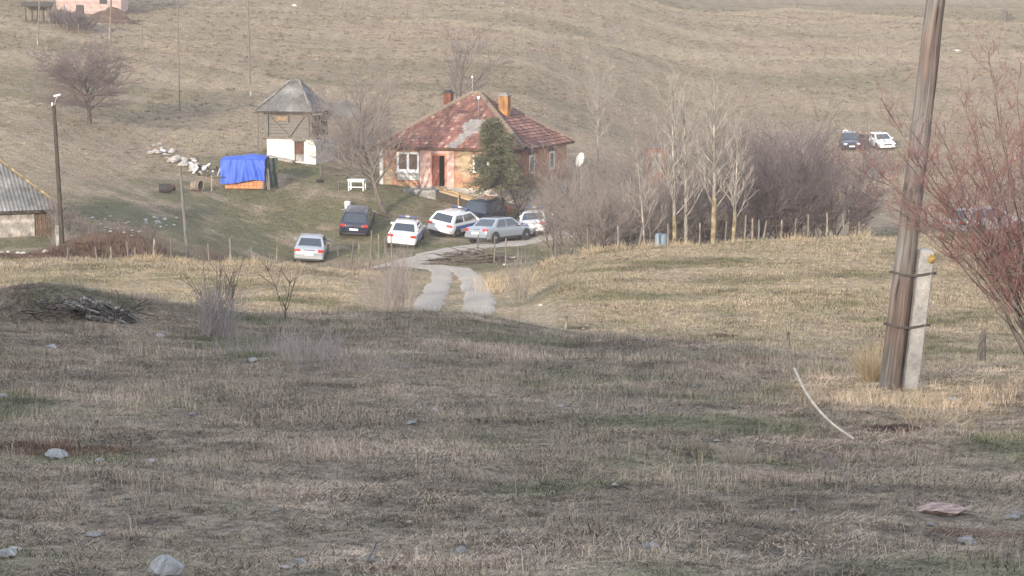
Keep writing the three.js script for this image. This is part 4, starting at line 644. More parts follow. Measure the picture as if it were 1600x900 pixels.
// grows one branch and its children: B big wood, T twigs
function grow(B, T, p, dir, len, r, lev, o) {
  const n = lev === 0 ? 7 : lev === 1 ? 5 : lev === 2 ? 4 : 3, pts = [p.clone()], rad = [r], d = dir.clone();
  for (let i = 1; i <= n; i++) { const wig = o.wig * (0.6 + 0.5 * lev); d.add(V(rr(-wig, wig), rr(-wig, wig) * 0.6 + o.up * (lev ? 1 : 0.25), rr(-wig, wig))).normalize(); pts.push(pts[i - 1].clone().addScaledVector(d, len / n)); rad.push(Math.max(o.min, r * (1 - (lev === 0 ? o.taper : 0.8) * i / n))); }
  (lev <= 1 ? B : T).add(pts, rad, lev === 0 ? 7 : lev === 1 ? 5 : 3);
  if (lev >= o.levels) return;
  const kids = o.kids[lev], s0 = lev === 0 ? o.bare : 0.15;
  for (let k = 0; k < kids; k++) {
    const f = s0 + (1 - s0) * (k + rr(0, 1)) / kids, x = f * n, i = Math.min(n - 1, Math.floor(x)), q = pts[i].clone().lerp(pts[i + 1], x - i), td = pts[i + 1].clone().sub(pts[i]).normalize();
    const a = lev === 0 ? k * 2.4 + rr(-0.5, 0.5) : rr(0, 6.283); let side = V(Math.cos(a), 0, Math.sin(a)); side.addScaledVector(td, -side.dot(td)).normalize();
    const an = o.angle[lev] * rr(0.7, 1.25), nd = td.clone().multiplyScalar(Math.cos(an)).addScaledVector(side, Math.sin(an)).normalize();
    const shape = o.shape ? o.shape(f) : 1, L = len * o.ratio[lev] * rr(0.65, 1.2) * (lev === 0 ? shape : (1.15 - 0.5 * f)), r2 = Math.max(o.min, Math.min(lerp(rad[i], rad[i + 1], x - i) * 0.75, r * o.thin[lev]));
    grow(B, T, q, nd, L, r2, lev + 1, o);
  }
}
function tree(name, label, cat, pos, s, o, group) {
  const t = thing(name, label, cat, pos, 0, group); srand(s); const B = new Tubes(), T = new Tubes();
  const stems = o.stems ?? 1;
  for (let k = 0; k < stems; k++) {
    const a = k / stems * 6.283 + rr(-0.4, 0.4), lean = stems > 1 ? (o.spread ?? 0.5) * rr(0.3, 1) : 0; const dir = o.dir && stems === 1 ? o.dir.clone().normalize() : V(Math.cos(a) * Math.sin(lean), Math.cos(lean), Math.sin(a) * Math.sin(lean));
    const base = V(stems > 1 ? rr(-1, 1) * (o.clump ?? 0.3) : 0, -0.1, stems > 1 ? rr(-1, 1) * (o.clump ?? 0.3) : 0);
    grow(B, T, base, dir, o.h * (stems > 1 ? rr(0.7, 1.05) : 1), o.r * (stems > 1 ? rr(0.6, 1) : 1), 0, { up: 0.06, wig: 0.12, taper: 0.85, min: 0.005, bare: 0.25, levels: 3, thin: [0.5, 0.55, 0.6], ...o });
  }
  mesh('trunk', B.geo(), o.bark, t); mesh('crown', T.geo(), o.twigs, t);
  return t;
}
// lone tree on the left hillside
tree('bare_tree', 'round bare tree standing alone on the left hillside', 'tree', G(140, 193), 21, { h: 3.9, r: 0.18, bark: TM.brown, twigs: TM.twRed, levels: 4, kids: [24, 11, 7, 5], angle: [1.15, 0.8, 0.7, 0.7], ratio: [0.85, 0.6, 0.5, 0.5], thin: [0.42, 0.5, 0.55, 0.6], bare: 0.24, up: 0.02, min: 0.008, wig: 0.17, shape: (f) => 1.25 - 0.5 * f });
// dense bush on the hill by the upper farm
for (const [px, py, s] of [[92, 44, 22], [112, 48, 23], [126, 52, 24]]) tree('hedge_shrub', 'dark bare bush behind pickets near the earth heap', 'shrub', G(px, py), s, { stems: 9, h: 1.6, r: 0.04, clump: 0.8, spread: 0.9, bark: TM.brown, twigs: TM.twDark, levels: 3, kids: [7, 6, 4], angle: [0.6, 0.6, 0.6], ratio: [0.55, 0.6, 0.6], min: 0.012 }, 'dark bushes on the hill');
// leaning old tree before the house
tree('leaning_tree', 'old bare fruit tree leaning over the yard before the house', 'tree', onG(601, 141.5), 31, { h: 4.6, r: 0.20, dir: V(-0.42, 0.95, -0.1), bark: TM.grey, twigs: TM.tw, levels: 4, kids: [14, 9, 7, 4], angle: [0.8, 0.7, 0.65, 0.6], ratio: [0.8, 0.6, 0.5, 0.5], bare: 0.42, up: 0.04, thin: [0.5, 0.5, 0.5, 0.6], min: 0.007, wig: 0.14 });
tree('bare_tree', 'thin bare tree between granary and house', 'tree', onG(560, 158), 32, { h: 5.0, r: 0.1, bark: TM.grey, twigs: TM.tw, levels: 3, kids: [20, 9, 6], angle: [0.8, 0.7, 0.6], ratio: [0.55, 0.5, 0.5], bare: 0.15, min: 0.007 });
tree('bare_tree', 'slender bare tree in front of the granary corner', 'tree', onG(500, 152), 33, { h: 3.8, r: 0.07, bark: TM.grey, twigs: TM.tw, levels: 3, kids: [14, 8, 5], angle: [0.7, 0.6, 0.6], ratio: [0.55, 0.5, 0.5], bare: 0.3, min: 0.007 });
tree('bare_tree', 'bare tree showing above the roof ridge behind the house', 'tree', onG(716, 171), 34, { h: 5.8, r: 0.14, bark: TM.brown, twigs: TM.twDark, levels: 4, kids: [12, 8, 5, 3], angle: [0.75, 0.6, 0.6, 0.6], ratio: [0.6, 0.5, 0.5, 0.5], bare: 0.25, thin: [0.45, 0.5, 0.5, 0.6], min: 0.006 });
tree('bare_tree', 'tall pale bare tree behind the right end of the house', 'tree', onG(934, 172), 35, { h: 7.0, r: 0.10, bark: TM.pale, twigs: TM.twPale, levels: 3, kids: [18, 7, 4], angle: [0.6, 0.55, 0.6], ratio: [0.32, 0.5, 0.5], bare: 0.3, min: 0.005, wig: 0.05 });
// bare scrub right of the house and in front of its side wall
const scrub = { stems: 5, bark: TM.grey, twigs: TM.tw, levels: 3, kids: [8, 6, 4], angle: [0.6, 0.6, 0.6], ratio: [0.5, 0.55, 0.55], min: 0.006, clump: 0.5, spread: 0.75, up: 0.05 };
for (const [px, d, h, s, lb] of [[868, 118, 3.6, 41, 'bare twiggy shrub in front of the brick side wall'], [902, 112, 3.6, 42, 'grey bare shrub just behind the field fence by the gate'], [845, 143.5, 2.6, 43, 'low bare shrub below the house foundation'], [928, 128, 4.4, 44, 'tall grey shrub right of the satellite dish'], [955, 116, 4.0, 45, 'bare shrub left of the poplar row'], [985, 130, 5.0, 46, 'bare shrub beneath the brick outhouse'], [880, 144.5, 4.2, 47, 'sparse bare shrub against the brick side wall'], [858, 145.5, 3.4, 48, 'sparse bare shrub by the house corner'], [815, 146, 3.2, 53, 'small bare tree growing beside the spruce']])
  tree('bare_shrub', lb, 'shrub', onG(px, d), s, { ...scrub, h, r: 0.06 });
// poplars along the field fence
for (const [px, ptop, top, d, s, h0, lb] of [[1009, 1000, 223, 104, 51, 0.055, 'slim pale poplar at the near end of the row'], [1020, 1010, 250, 105, 52, 0.05, 'short slim poplar beside the slim leading poplar'], [1056, 1049, 122, 105, 54, 0.10, 'tall pale poplar with orange lichen beside the blue barrel'], [1073, 1070, 116, 106, 55, 0.10, 'tall straight poplar in the middle of the row'], [1116, 1121, 118, 105, 56, 0.125, 'broad pale poplar with orange lichen on its foot'], [1147, 1158, 184, 104, 57, 0.09, 'last pale poplar of the row before the dark thicket']]) {
  const p = onG(px, d), tp = at(ptop, top, d), v = tp.clone().sub(p), t = tree('poplar_tree', lb, 'tree', p, s, { h: v.length(), r: h0, dir: v, bark: TM.pale, twigs: TM.twPale, levels: 3, kids: [h0 > 0.07 ? 22 : 12, 6, 4], angle: [0.72, 0.5, 0.5], ratio: [0.3, 0.45, 0.5], bare: 0.2, up: 0.10, wig: 0.035, min: 0.005, thin: [0.36, 0.5, 0.6], shape: (f) => 1.25 - 0.85 * f }, 'poplars along the field fence');
  if ([1056, 1116, 1147].includes(px)) { const hh = px === 1116 ? 2.0 : 1.3, u = v.clone().normalize(), L = new Tubes(); srand(px); L.add([u.clone().multiplyScalar(0.3), u.clone().multiplyScalar(0.3 + hh * 0.5), u.clone().multiplyScalar(0.3 + hh)], [h0 + 0.008, h0 + 0.004, h0 * 0.86 + 0.002], 8); mesh('lichen', L.geo(), std(col(0.42, 0.33, 0.20), 1, { map: roughTex }), t); }
}
// dark thicket at the right of the row, and undergrowth behind the poplars
const thick = { stems: 10, bark: TM.brown, twigs: TM.twDark, levels: 3, kids: [9, 7, 5], angle: [0.6, 0.65, 0.65], ratio: [0.5, 0.55, 0.55], min: 0.006, clump: 0.9, spread: 0.85, up: 0.05 };
for (const [px, d, h, s] of [[1195, 108, 3.5, 61], [1225, 110, 4.6, 62], [1258, 109, 4.9, 63], [1290, 109, 4.3, 64], [1312, 108, 2.5, 65], [1240, 114, 5.0, 66], [1170, 112, 3.8, 67]]) tree('thicket_shrub', 'dark purple-grey bare shrub in the dense thicket', 'shrub', onG(px, d), s, { ...thick, h, r: 0.055 }, 'shrubs of the dark thicket');
for (const [px, d, h, s] of [[1030, 110, 3.2, 71], [1060, 113, 3.8, 72], [1095, 112, 3.4, 73], [1130, 112, 3.6, 74], [975, 108, 2.6, 75], [940, 107, 2.8, 76], [1085, 122, 6.2, 77], [1115, 126, 7.4, 78], [1045, 124, 6.6, 79]]) tree('undergrowth_shrub', 'grey bare undergrowth tangled behind the poplar row', 'shrub', onG(px, d), s, { ...thick, bark: TM.grey, twigs: TM.tw, h, r: 0.05 }, 'undergrowth behind the poplars');
// small shrubs by the farmyard
for (const [px, d, h, s, lb] of [[100, 116, 2.0, 81, 'grey bare shrub behind the corner of the barn'], [125, 112, 1.2, 82, 'low bare brambles on the earth heap']]) tree('bare_shrub', lb, 'shrub', onG(px, d), s, { ...scrub, h, r: 0.03 });
// ---------------------------------------------------------------- spruce in front of the house
{
  const p = onG(782, 143.2), t = thing('spruce_tree', 'dark olive spruce standing before the front of the house', 'tree', p); srand(91);
  const topY = at(765, 182, 143.2).y - p.y, B = new Tubes(), P = [], N = [], Cc = [], I = [];
  B.add([V(0, -0.2, 0), V(-0.05, topY * 0.4, 0), V(-0.3, topY * 0.75, 0), V(-0.5, topY, 0)], [0.16, 0.12, 0.06, 0.015], 7);
  const blade = (q, d, L, w, c) => { const s = V(rr(-1, 1), rr(-1, 1), rr(-1, 1)).cross(d).normalize().multiplyScalar(w), i = P.length / 3, e = q.clone().addScaledVector(d, L), m = q.clone().addScaledVector(d, L * 0.45); P.push(q.x, q.y, q.z, m.x + s.x, m.y + s.y, m.z + s.z, e.x, e.y, e.z, m.x - s.x, m.y - s.y, m.z - s.z); const nn = d.clone().cross(s).normalize(); for (let k = 0; k < 4; k++) { N.push(-nn.x, -nn.y, -nn.z); Cc.push(...c); } I.push(i, i + 1, i + 2, i, i + 2, i + 3); };
  for (let k = 0; k < 290; k++) {
    const f = Math.pow(rnd(), 1.05), y = topY * (0.35 + 0.64 * f), R = (2.0 * Math.pow(1 - f, 0.8) + 0.3) * rr(0.5, 1.15), a = rr(0, 6.283), x0 = -0.55 * (y / topY) ** 2; if (n3(Math.cos(a) * 1.5, y * 0.9 + Math.sin(a), 4) > 0.25) continue;
    const pts = [V(x0, y, 0)]; let d = V(Math.cos(a), rr(-0.2, 0.25), Math.sin(a)).normalize(); for (let i = 0; i < 4; i++) { d.y -= 0.07; d.normalize(); pts.push(pts[i].clone().addScaledVector(d, R / 4)); } B.add(pts, [0.03, 0.022, 0.016, 0.01, 0.005], 4);
    for (let j = 0; j < 80; j++) { const u = Math.pow(rnd(), 0.7) * 4 * 0.999, i = Math.floor(u), q = pts[i].clone().lerp(pts[i + 1], u - i).add(V(rr(-.16, .16), rr(-.10, .06), rr(-.16, .16))), dd = V(Math.cos(a) + rr(-1, 1), rr(-0.7, 0.5), Math.sin(a) + rr(-1, 1)).normalize(), v = rr(0.6, 1.35), g = rnd() < 0.1 ? [0.16, 0.14, 0.085] : [0.105, 0.112, 0.06]; blade(q, dd, rr(0.14, 0.30), rr(0.012, 0.028), g.map(e => e * v)); }
  }
  const g = new THREE.BufferGeometry(); g.setAttribute('position', new THREE.Float32BufferAttribute(P, 3)); g.setAttribute('normal', new THREE.Float32BufferAttribute(N, 3)); g.setAttribute('color', new THREE.Float32BufferAttribute(Cc, 3)); g.setIndex(I);
  mesh('trunk', B.geo(), TM.brown, t); mesh('crown', g, new THREE.MeshStandardMaterial({ vertexColors: true, roughness: 0.9, side: THREE.DoubleSide }), t);
}
// ---------------------------------------------------------------- red-twigged shrub beside the pole
{
  const D = 22, base = onG(1650, D), t = thing('red_shrub', 'large bare shrub with reddish twigs reaching past the utility pole', 'shrub', base); srand(123);
  const S = new Tubes(), T = new Tubes(), loc = (px, py, d) => at(px, py, d).sub(base);
  const twig = (q, d, L, r, lev) => { const pts = [q.clone()], n = 4, dd = d.clone(); for (let i = 0; i < n; i++) { dd.add(V(rr(-.2, .2), rr(-.12, .22), rr(-.2, .2))).normalize(); pts.push(pts[i].clone().addScaledVector(dd, L / n)); } const red = rnd(), c = red < 0.42 ? col(0.20, 0.075, 0.072) : red < 0.75 ? col(0.18, 0.11, 0.105) : col(0.25, 0.205, 0.195); T.add(pts, [r, r * 0.85, r * 0.7, r * 0.55, r * 0.4], 3, c); if (lev > 0) { const k = 2 + Math.floor(rnd() * 4); for (let i = 0; i < k; i++) { const j = 1 + Math.floor(rnd() * 3), b = pts[j]; const s = V(rr(-1, 1), rr(-0.2, 1), rr(-1, 1)).normalize(); twig(b, dd.clone().multiplyScalar(0.8).add(s.multiplyScalar(0.8)).normalize(), L * rr(0.35, 0.7), r * 0.7, lev - 1); } } };
  const stem = (tip, ctrl, ctrl2, r, dz, dense) => {
    const b = V(rr(-0.15, 0.2), rr(-0.05, 0.1), rr(-0.3, 0.3)), c = new THREE.CubicBezierCurve3(b, loc(ctrl[0], ctrl[1], D + dz * 0.3), loc(ctrl2[0], ctrl2[1], D + dz * 0.7), loc(tip[0], tip[1], D + dz)), n = 16, pts = c.getPoints(n); pts.forEach((p, i) => { if (i > 1) p.add(V(rr(-1, 1), rr(-1, 1), rr(-1, 1)).multiplyScalar(0.022)); });
    S.add(pts, pts.map((_, i) => r * (1 - 0.82 * i / n) + 0.0015), 6);
    for (let k = 0; k < dense; k++) { const u = 0.28 + 0.72 * Math.pow(rnd(), 0.8), x = u * n * 0.999, i = Math.floor(x), q = pts[i].clone().lerp(pts[i + 1], x - i), td = pts[i + 1].clone().sub(pts[i]).normalize(), s = V(rr(-1, 1), rr(-0.35, 1.0), rr(-1, 1)).normalize(); twig(q, td.multiplyScalar(0.7).add(s).normalize(), rr(0.18, 0.55) * (1.15 - 0.45 * u), 0.0032, 2); }
  };
  const tips = [[1325, 262], [1345, 300], [1378, 150], [1395, 225], [1420, 195], [1440, 290], [1455, 180], [1475, 240], [1500, 150], [1545, 80], [1515, 210], [1560, 165], [1590, 140], [1605, 215], [1630, 120], [1660, 180], [1690, 110], [1740, 170], [1790, 240], [1850, 320], [1480, 330], [1540, 300], [1400, 340], [1350, 240], [1430, 235], [1500, 260], [1530, 190], [1570, 230], [1585, 290], [1620, 260], [1560, 340], [1450, 300], [1380, 310], [1610, 180]];
  tips.forEach((tp, k) => { const L = (1650 - tp[0]) / 325, lo = tp[1] > 250; stem(tp, [1630 - 40 * L + rr(-10, 10), 500 + rr(-15, 15)], [lerp(1640, tp[0], lo ? 0.45 : 0.62) + rr(-12, 12), lerp(600, tp[1], lo ? 0.80 : 0.62) + rr(-15, 15)], rr(0.007, 0.012), rr(-1.0, 1.1), 29); });
  mesh('stems', S.geo(), bark(col(0.24, 0.205, 0.195)), t); const tw = mesh('twigs', T.geo(), new THREE.MeshStandardMaterial({ vertexColors: true, roughness: 0.85 }), t);
}
// ---------------------------------------------------------------- near utility pole: timber pole strapped to a concrete stub
{
  const D = 24, b = at(1390, 592, D); b.y = H(b.x, D) - 0.05; const foot = at(1396, 560, D), topP = at(1466, -30, D); const dir = topP.clone().sub(foot).normalize();
  const t = thing('utility_pole', 'leaning weathered timber utility pole strapped to a concrete stub', 'utility pole', b);
  const pts = [], rad = [], p0 = foot.clone().sub(b); p0.addScaledVector(dir, -0.35); const n = 40; for (let i = 0; i <= n; i++) { pts.push(p0.clone().addScaledVector(dir, 8.2 * i / n).add(V(0.008 * n3(i * 0.3, 1), 0, 0.008 * n3(i * 0.3, 5)))); rad.push(0.118 - 0.040 * i / n + 0.004 * n3(i * 0.7, 3)); }
  const g = tube(pts, rad, 24), pos = g.attributes.position, v = V(0, 0, 0);
  const poleTex = grainTex(512, (u, vv) => { const st = nS(u, vv * 0.05), cr = nS(u * 1.0, vv * 0.11 + 0.3), f = nF(u, vv * 0.3), gr = nW(u, vv); const crack = sstep(0.86, 0.97, cr) * 0.3; let q = 0.70 + 0.20 * (st - 0.5) + 0.26 * (f - 0.5) + 0.3 * (gr - 0.5) - crack; const grey = sstep(0.40, 0.6, gr); return [q * lerp(1.08, 1.0, grey), q * lerp(0.99, 0.99, grey), q * lerp(0.95, 0.98, grey)]; });
  poleTex.repeat.set(1.3, 0.35);
  mesh('pole', g, std(col(0.275, 0.258, 0.25), 1, { map: poleTex, bumpMap: poleTex, bumpScale: 0.012 }), t);
  const off = V(0.20, 0, 0.05), c0 = p0.clone().add(off), L = 1.62, m = new THREE.Matrix4(); const cg = bevBox(0.155, L, 0.2, 0.018); const q = new THREE.Quaternion().setFromUnitVectors(V(0, 1, 0), dir); cg.applyQuaternion(q); const cc = c0.clone().addScaledVector(dir, L / 2 - 0.1); cg.translate(cc.x, cc.y, cc.z);
  const stub = mesh('concrete_stub', cg, std(col(0.40, 0.39, 0.38), 0.95, { map: rep(plasterTex, 2, 2), bumpMap: rep(stainTex(0.2, 1), 3, 3), bumpScale: 0.01 }), t);
  const lt = c0.clone().addScaledVector(dir, L - 0.16); const lg = new THREE.IcosahedronGeometry(0.05, 3); { const pp = lg.attributes.position; for (let i = 0; i < pp.count; i++) { v.fromBufferAttribute(pp, i); v.multiplyScalar(1 + 0.5 * n3(v.x * 22, v.y * 22, v.z * 22)); pp.setXYZ(i, v.x * 0.75, v.y * 1.05, v.z * 0.7); } lg.computeVertexNormals(); } lg.translate(lt.x + 0.045, lt.y - 0.03, lt.z + 0.105); mesh('lichen', lg, std(col(0.48, 0.33, 0.09), 1, { map: roughTex }), stub);
  const strap = (h, tw) => { const c = p0.clone().addScaledVector(dir, h), r = [], k = 40; for (let i = 0; i <= k; i++) { const a = i / k * 6.2832, x = Math.cos(a), z = Math.sin(a); const px = x > 0 ? x * 0.31 + 0.02 : x * 0.142; r.push(c.clone().add(V(px, 0.012 * Math.sin(a * 3) + tw * px - 0.02, (Math.abs(z) ** 0.7) * Math.sign(z) * 0.16 + (x > 0 ? 0.03 : 0)))); } const T = new Tubes(); T.add(r, 0.007, 6); T.add(r.map(e => e.clone().add(V(0, 0.014 + 0.004 * n3(e.x * 9, e.z * 9), 0.002))), 0.006, 6); mesh('wire_strap', T.geo(), std(col(0.075, 0.065, 0.06), 0.8), t); };
  strap(0.35 + 0.38, -0.02); strap(0.35 + 0.93, -0.02);
  // above the frame: cross-arm with insulators
  const tp = p0.clone().addScaledVector(dir, 7.7); mesh('cross_arm', bevBox(1.3, 0.1, 0.1, 0.01, tp.x, tp.y, tp.z + 0.12), M.oldWood, t); for (const x of [-0.55, 0, 0.55]) mesh('insulator', cyl(0.045, 0.03, 0.14, tp.x + x, tp.y + 0.12, tp.z + 0.12, 10), M.whiteClean, t);
}
// ---------------------------------------------------------------- poles across the farm
function pole(label, px, d, topY, r, opt = {}) {
  const p = onG(px, d), q = at(opt.topX ?? px, topY, d).sub(p), t = thing('power_pole', label, 'utility pole', p);
  mesh('pole', tube([V(0, -0.2, 0), q.clone().multiplyScalar(0.5), q], [r, r * 0.9, r * 0.75], 8), opt.mat ?? M.oldWood, t);
  if (opt.stub) mesh('concrete_stub', bevBox(r * 1.6, opt.stub, r * 1.6, 0.02, opt.sx ?? -r * 1.9, opt.stub / 2 - 0.1, 0.02), M.concrete, t);
  if (opt.arm) { mesh('cross_arm', box(opt.arm, 0.07, 0.07, q.x, q.y - 0.15, 0.06), M.oldWood, t); for (const s of [-0.4, 0.4]) mesh('insulator', cyl(0.05, 0.035, 0.14, q.x + s * opt.arm, q.y - 0.05, 0.06, 8), M.whiteClean, t); }
  if (opt.lamp) { mesh('insulator', cyl(0.05, 0.04, 0.14, q.x - 0.05, q.y + 0.02, 0.1, 8), M.whiteClean, t); mesh('lamp_arm', tube([V(q.x, q.y - 0.25, 0), V(q.x + 0.12, q.y + 0.25, 0.1), V(q.x + 0.25, q.y + 0.4, 0.12)], 0.022, 6), M.metal, t); mesh('lamp_head', bevBox(0.36, 0.12, 0.2, 0.04, q.x + 0.2, q.y + 0.42, 0.13, 0, 0, 0.2), std(col(0.5, 0.5, 0.5), 0.5), t); }
  return t;
}
pole('tall timber pole with lamp standing before the barn corner', 94, 108.5, 163, 0.11, { topX: 84, lamp: true, stub: 0.95, mat: M.darkWood });
pole('short leaning timber pole in the farmyard fence', 291, 110, 262, 0.09, { topX: 281, mat: M.greyWood });
pole('timber pole on the hillside left of the granary', 392, 186, -40, 0.09, { topX: 386, stub: 0.9, sx: 0.05 });
pole('timber pole with pale stub below the earth heap', 175, 212, -50, 0.10, { stub: 1.5, sx: 0.0 });
pole('thin timber pole between the hillside poles', 282, 178, -20, 0.06, { topX: 277 });
pole('thin timber pole standing behind the granary', 415, 166, 150, 0.06, { mat: M.greyWood });
pole('thin pole rising behind the far white hatchback', 1394, 228, 108, 0.05, { topX: 1394, mat: M.greyWood });
pole('timber pole with pale stub beside the hill bush', 63, 206, -40, 0.08, { stub: 0.9, sx: 0 });
// ---------------------------------------------------------------- fence posts
const postMats = [M.greyWood, M.oldWood, std(col(0.42, 0.38, 0.33), 0.95, { map: woodTex })];
const postCut = [0, 1, 2].map((k) => { const g = tube([V(0, -0.15, 0), V(0.01 * k, 0.5, 0.005), V(0.015, 1, 0)], [0.05, 0.046, 0.038], 7); return g; });
function post(label, group, p, h, lean = 0, k = 0, thick = 1) { const m = mesh('fence_post', postCut[k % 3], postMats[k % 3]); m.position.copy(p); m.scale.set(thick, h, thick); m.rotation.z = lean; m.rotation.y = k; tag(m, label, 'fence post', group); return m; }
srand(500);
[[869, 359], [919, 357], [967, 353], [998, 352, .2], [1045, 350], [1095, 348], [1135, 345], [1165, 336], [1177, 341], [1187, 343], [1194, 344, .22], [1223, 343], [1244, 341], [1265, 335], [1294, 333], [1322, 334, -.1], [1345, 352]].forEach(([px, top, ln], k) => { const d = 101 + rr(-0.4, 0.4), p = onG(px, d); post('grey wooden fence post along the top of the hay field', 'posts of the field fence', p, Math.max(0.8, at(px, top, d).y - p.y), ln ?? rr(-.05, .05), k, rr(0.8, 1.1)); });
[[102, 391], [148, 385, .2], [170, 396], [197, 377], [208, 400], [238, 373], [265, 370], [324, 380], [357, 372], [392, 385], [430, 382]].forEach(([px, top, ln], k) => { const d = 105 + rr(-0.5, 0.5), p = onG(px, d); post('weathered fence post between farmyard and lower meadow', 'posts of the farmyard fence', p, Math.max(0.7, at(px, top, d).y - p.y), ln ?? rr(-.08, .08), k, px === 238 ? 1.5 : rr(0.75, 1.1)); });
[[546, 374], [576, 360], [590, 366], [602, 372], [612, 362], [560, 380], [529, 384]].forEach(([px, top], k) => { const d = 113 + rr(-0.6, 0.6), p = onG(px, d); post('thin pale stake in the brushy gap by the drive', 'stakes by the drive', p, clamp(at(px, top, d).y - p.y, 0.8, 2.0), rr(-.1, .1), k, rr(0.6, 0.9)); });
[[745, 366], [772, 368], [790, 372], [808, 385], [822, 396]].forEach(([px, top], k) => { const d = 119 - k * 2, p = onG(px, d); post('thin fence stake beside the brushwood heap', 'stakes by the brushwood', p, clamp(at(px, top, d).y - p.y, 0.7, 1.6), rr(-.08, .08), k, rr(0.6, 0.9)); });
[[481, 11], [500, 13], [520, 15], [542, 19], [584, 24], [614, 28], [637, 30], [662, 31]].forEach(([px, py], k) => { const p = G(px, py); post('distant fence post high on the bare pasture', 'posts of the upper pasture fence', p, 1.25, rr(-.04, .04), k, 0.9); });
[[1245, 12], [1300, 19], [1356, 22], [1379, 25], [1411, 26], [1427, 28], [1493, 32], [1530, 34], [1570, 36]].forEach(([px, py], k) => { const p = G(px, py); post('far fence post along the top hedge bank', 'posts of the top bank', p, 1.3, rr(-.04, .04), k, 1.0); });
[[1289, 88], [1341, 87], [1362, 88], [1386, 89], [1409, 89]].forEach(([px, py], k) => { const p = G(px, py); post('far fence post along the pale grass strip', 'posts of the pale grass strip', p, 1.2, rr(-.04, .04), k, 0.9); });
[[14, 28], [43, 31], [78, 46], [90, 50], [105, 52], [123, 56], [222, 60], [292, 84], [370, 100], [405, 105], [440, 112], [510, 130], [597, 178], [572, 170]].forEach(([px, py], k) => { const p = G(px, py); post('thin grey post on the left hillside fence line', 'posts of the hillside fence', p, 1.1, rr(-.05, .05), k, 0.8); });
// pale stakes in the field below the slope
[[1235, 552, 519, 0.045], [1541, 572, 515, 0.075], [885, 506, 494, 0.05], [1150, 560, 560, 0.04]].slice(0, 3).forEach(([px, py, top, r], k) => { const d = [52, 44, 56][k], p = onG(px, d); const h = at(px, top, d).y - p.y; const m = mesh('field_stake', tube([V(0, -0.1, 0), V(0.01, h * 0.6, 0), V(r * 0.4, h, 0)], [r * 1.5, r * 1.05, r * 0.6], 7), postMats[2]); m.position.copy(p); tag(m, ['slim pale stake near the bare earth bank', 'broad split stake in the hay right of the pole', 'short dark stub at the edge of the slope'][k], 'stake'); });
// ---------------------------------------------------------------- stones
function stoneGeo(s, flat) { const g = mergeVertices(new THREE.IcosahedronGeometry(0.5, 3).deleteAttribute('normal').deleteAttribute('uv'), 1e-4), p = g.attributes.position, v = V(0, 0, 0); for (let i = 0; i < p.count; i++) { v.fromBufferAttribute(p, i); const k = 1 + 0.35 * n3(v.x * 2.2 + s, v.y * 2.2, v.z * 2.2) + 0.16 * n3(v.x * 6 + s, v.y * 6, v.z * 6) + 0.09 * n3(v.x * 13 + s, v.y * 13, v.z * 13); v.multiplyScalar(k); for (const [a, b, c, e] of [[0.8, 0.5, 0.3, 0.36], [-0.6, 0.6, 0.5, 0.34], [0.1, 0.9, -0.4, 0.33], [-0.3, 0.4, 0.85, 0.37]]) { const n = V(a, b, c).normalize(), q = v.dot(n) - e - 0.05 * Math.sin(s * 3 + a * 9); if (q > 0) v.addScaledVector(n, -q * 0.9); } p.setXYZ(i, v.x, v.y * flat, v.z); } g.computeVertexNormals(); const c = toCreasedNormals(g, 0.5); c.setAttribute('uv', new THREE.Float32BufferAttribute(Array.from({ length: c.attributes.position.count * 2 }, (_, i) => { const j = Math.floor(i / 2); return i % 2 ? c.attributes.position.getY(j) + c.attributes.position.getZ(j) : c.attributes.position.getX(j); }), 2)); return c; }
const stones = [stoneGeo(1, 0.7), stoneGeo(2.3, 0.55), stoneGeo(4.1, 0.45), stoneGeo(5.7, 0.8)];
const stoneMat = [std(col(0.84, 0.82, 0.80), 0.95, { map: rep(plasterTex, 1.5, 1.5), bumpMap: rep(roughTex, 2, 2), bumpScale: 0.04 }), std(col(0.52, 0.48, 0.44), 0.95, { map: rep(plasterTex, 1.5, 1.5) }), std(col(0.66, 0.48, 0.41), 0.95, { map: rep(roughTex, 2, 2) })];
function stone(px, py, wpx, k, label, group, mat = 0, flat = 1, sink = 0.12) { const p = G(px, py), w = wpx / FPX * -p.z, m = mesh('stone', stones[k % 4], stoneMat[mat]); m.position.copy(p); m.position.y += 0.42 * [0.7, 0.55, 0.45, 0.8][k % 4] * w * flat * (sink < 0.11 ? 0.9 : 0.5); m.scale.set(w, w * flat, w * 0.85); m.rotation.y = k * 1.7; if (-p.z < 46) { m.position.y += 0.008; keepOut.push([p.x, -p.z, w * 0.6 + 0.02], [p.x, -p.z - w, w * 0.5 + 0.03]); } tag(m, label, 'stone', group); return m; }
stone(88, 716, 36, 0, 'rounded white stone lying alone by a strip of bare earth');
stone(257, 900, 62, 3, 'large white angular stone, biggest on the slope', null, 0, 1.1);
stone(1470, 800, 78, 2, 'long flat pinkish stone slab in the turf below the pole', null, 2, 0.5);
stone(470, 882, 24, 1, 'squarish pale stone beside a smaller flat stone', null, 0, 0.9); stone(445, 889, 18, 2, 'small flat stone beside the squarish pale stone', null, 1, 0.6);
stone(575, 878, 24, 2, 'small white stone with a pale stick across it', null, 0, 0.7);
srand(610);
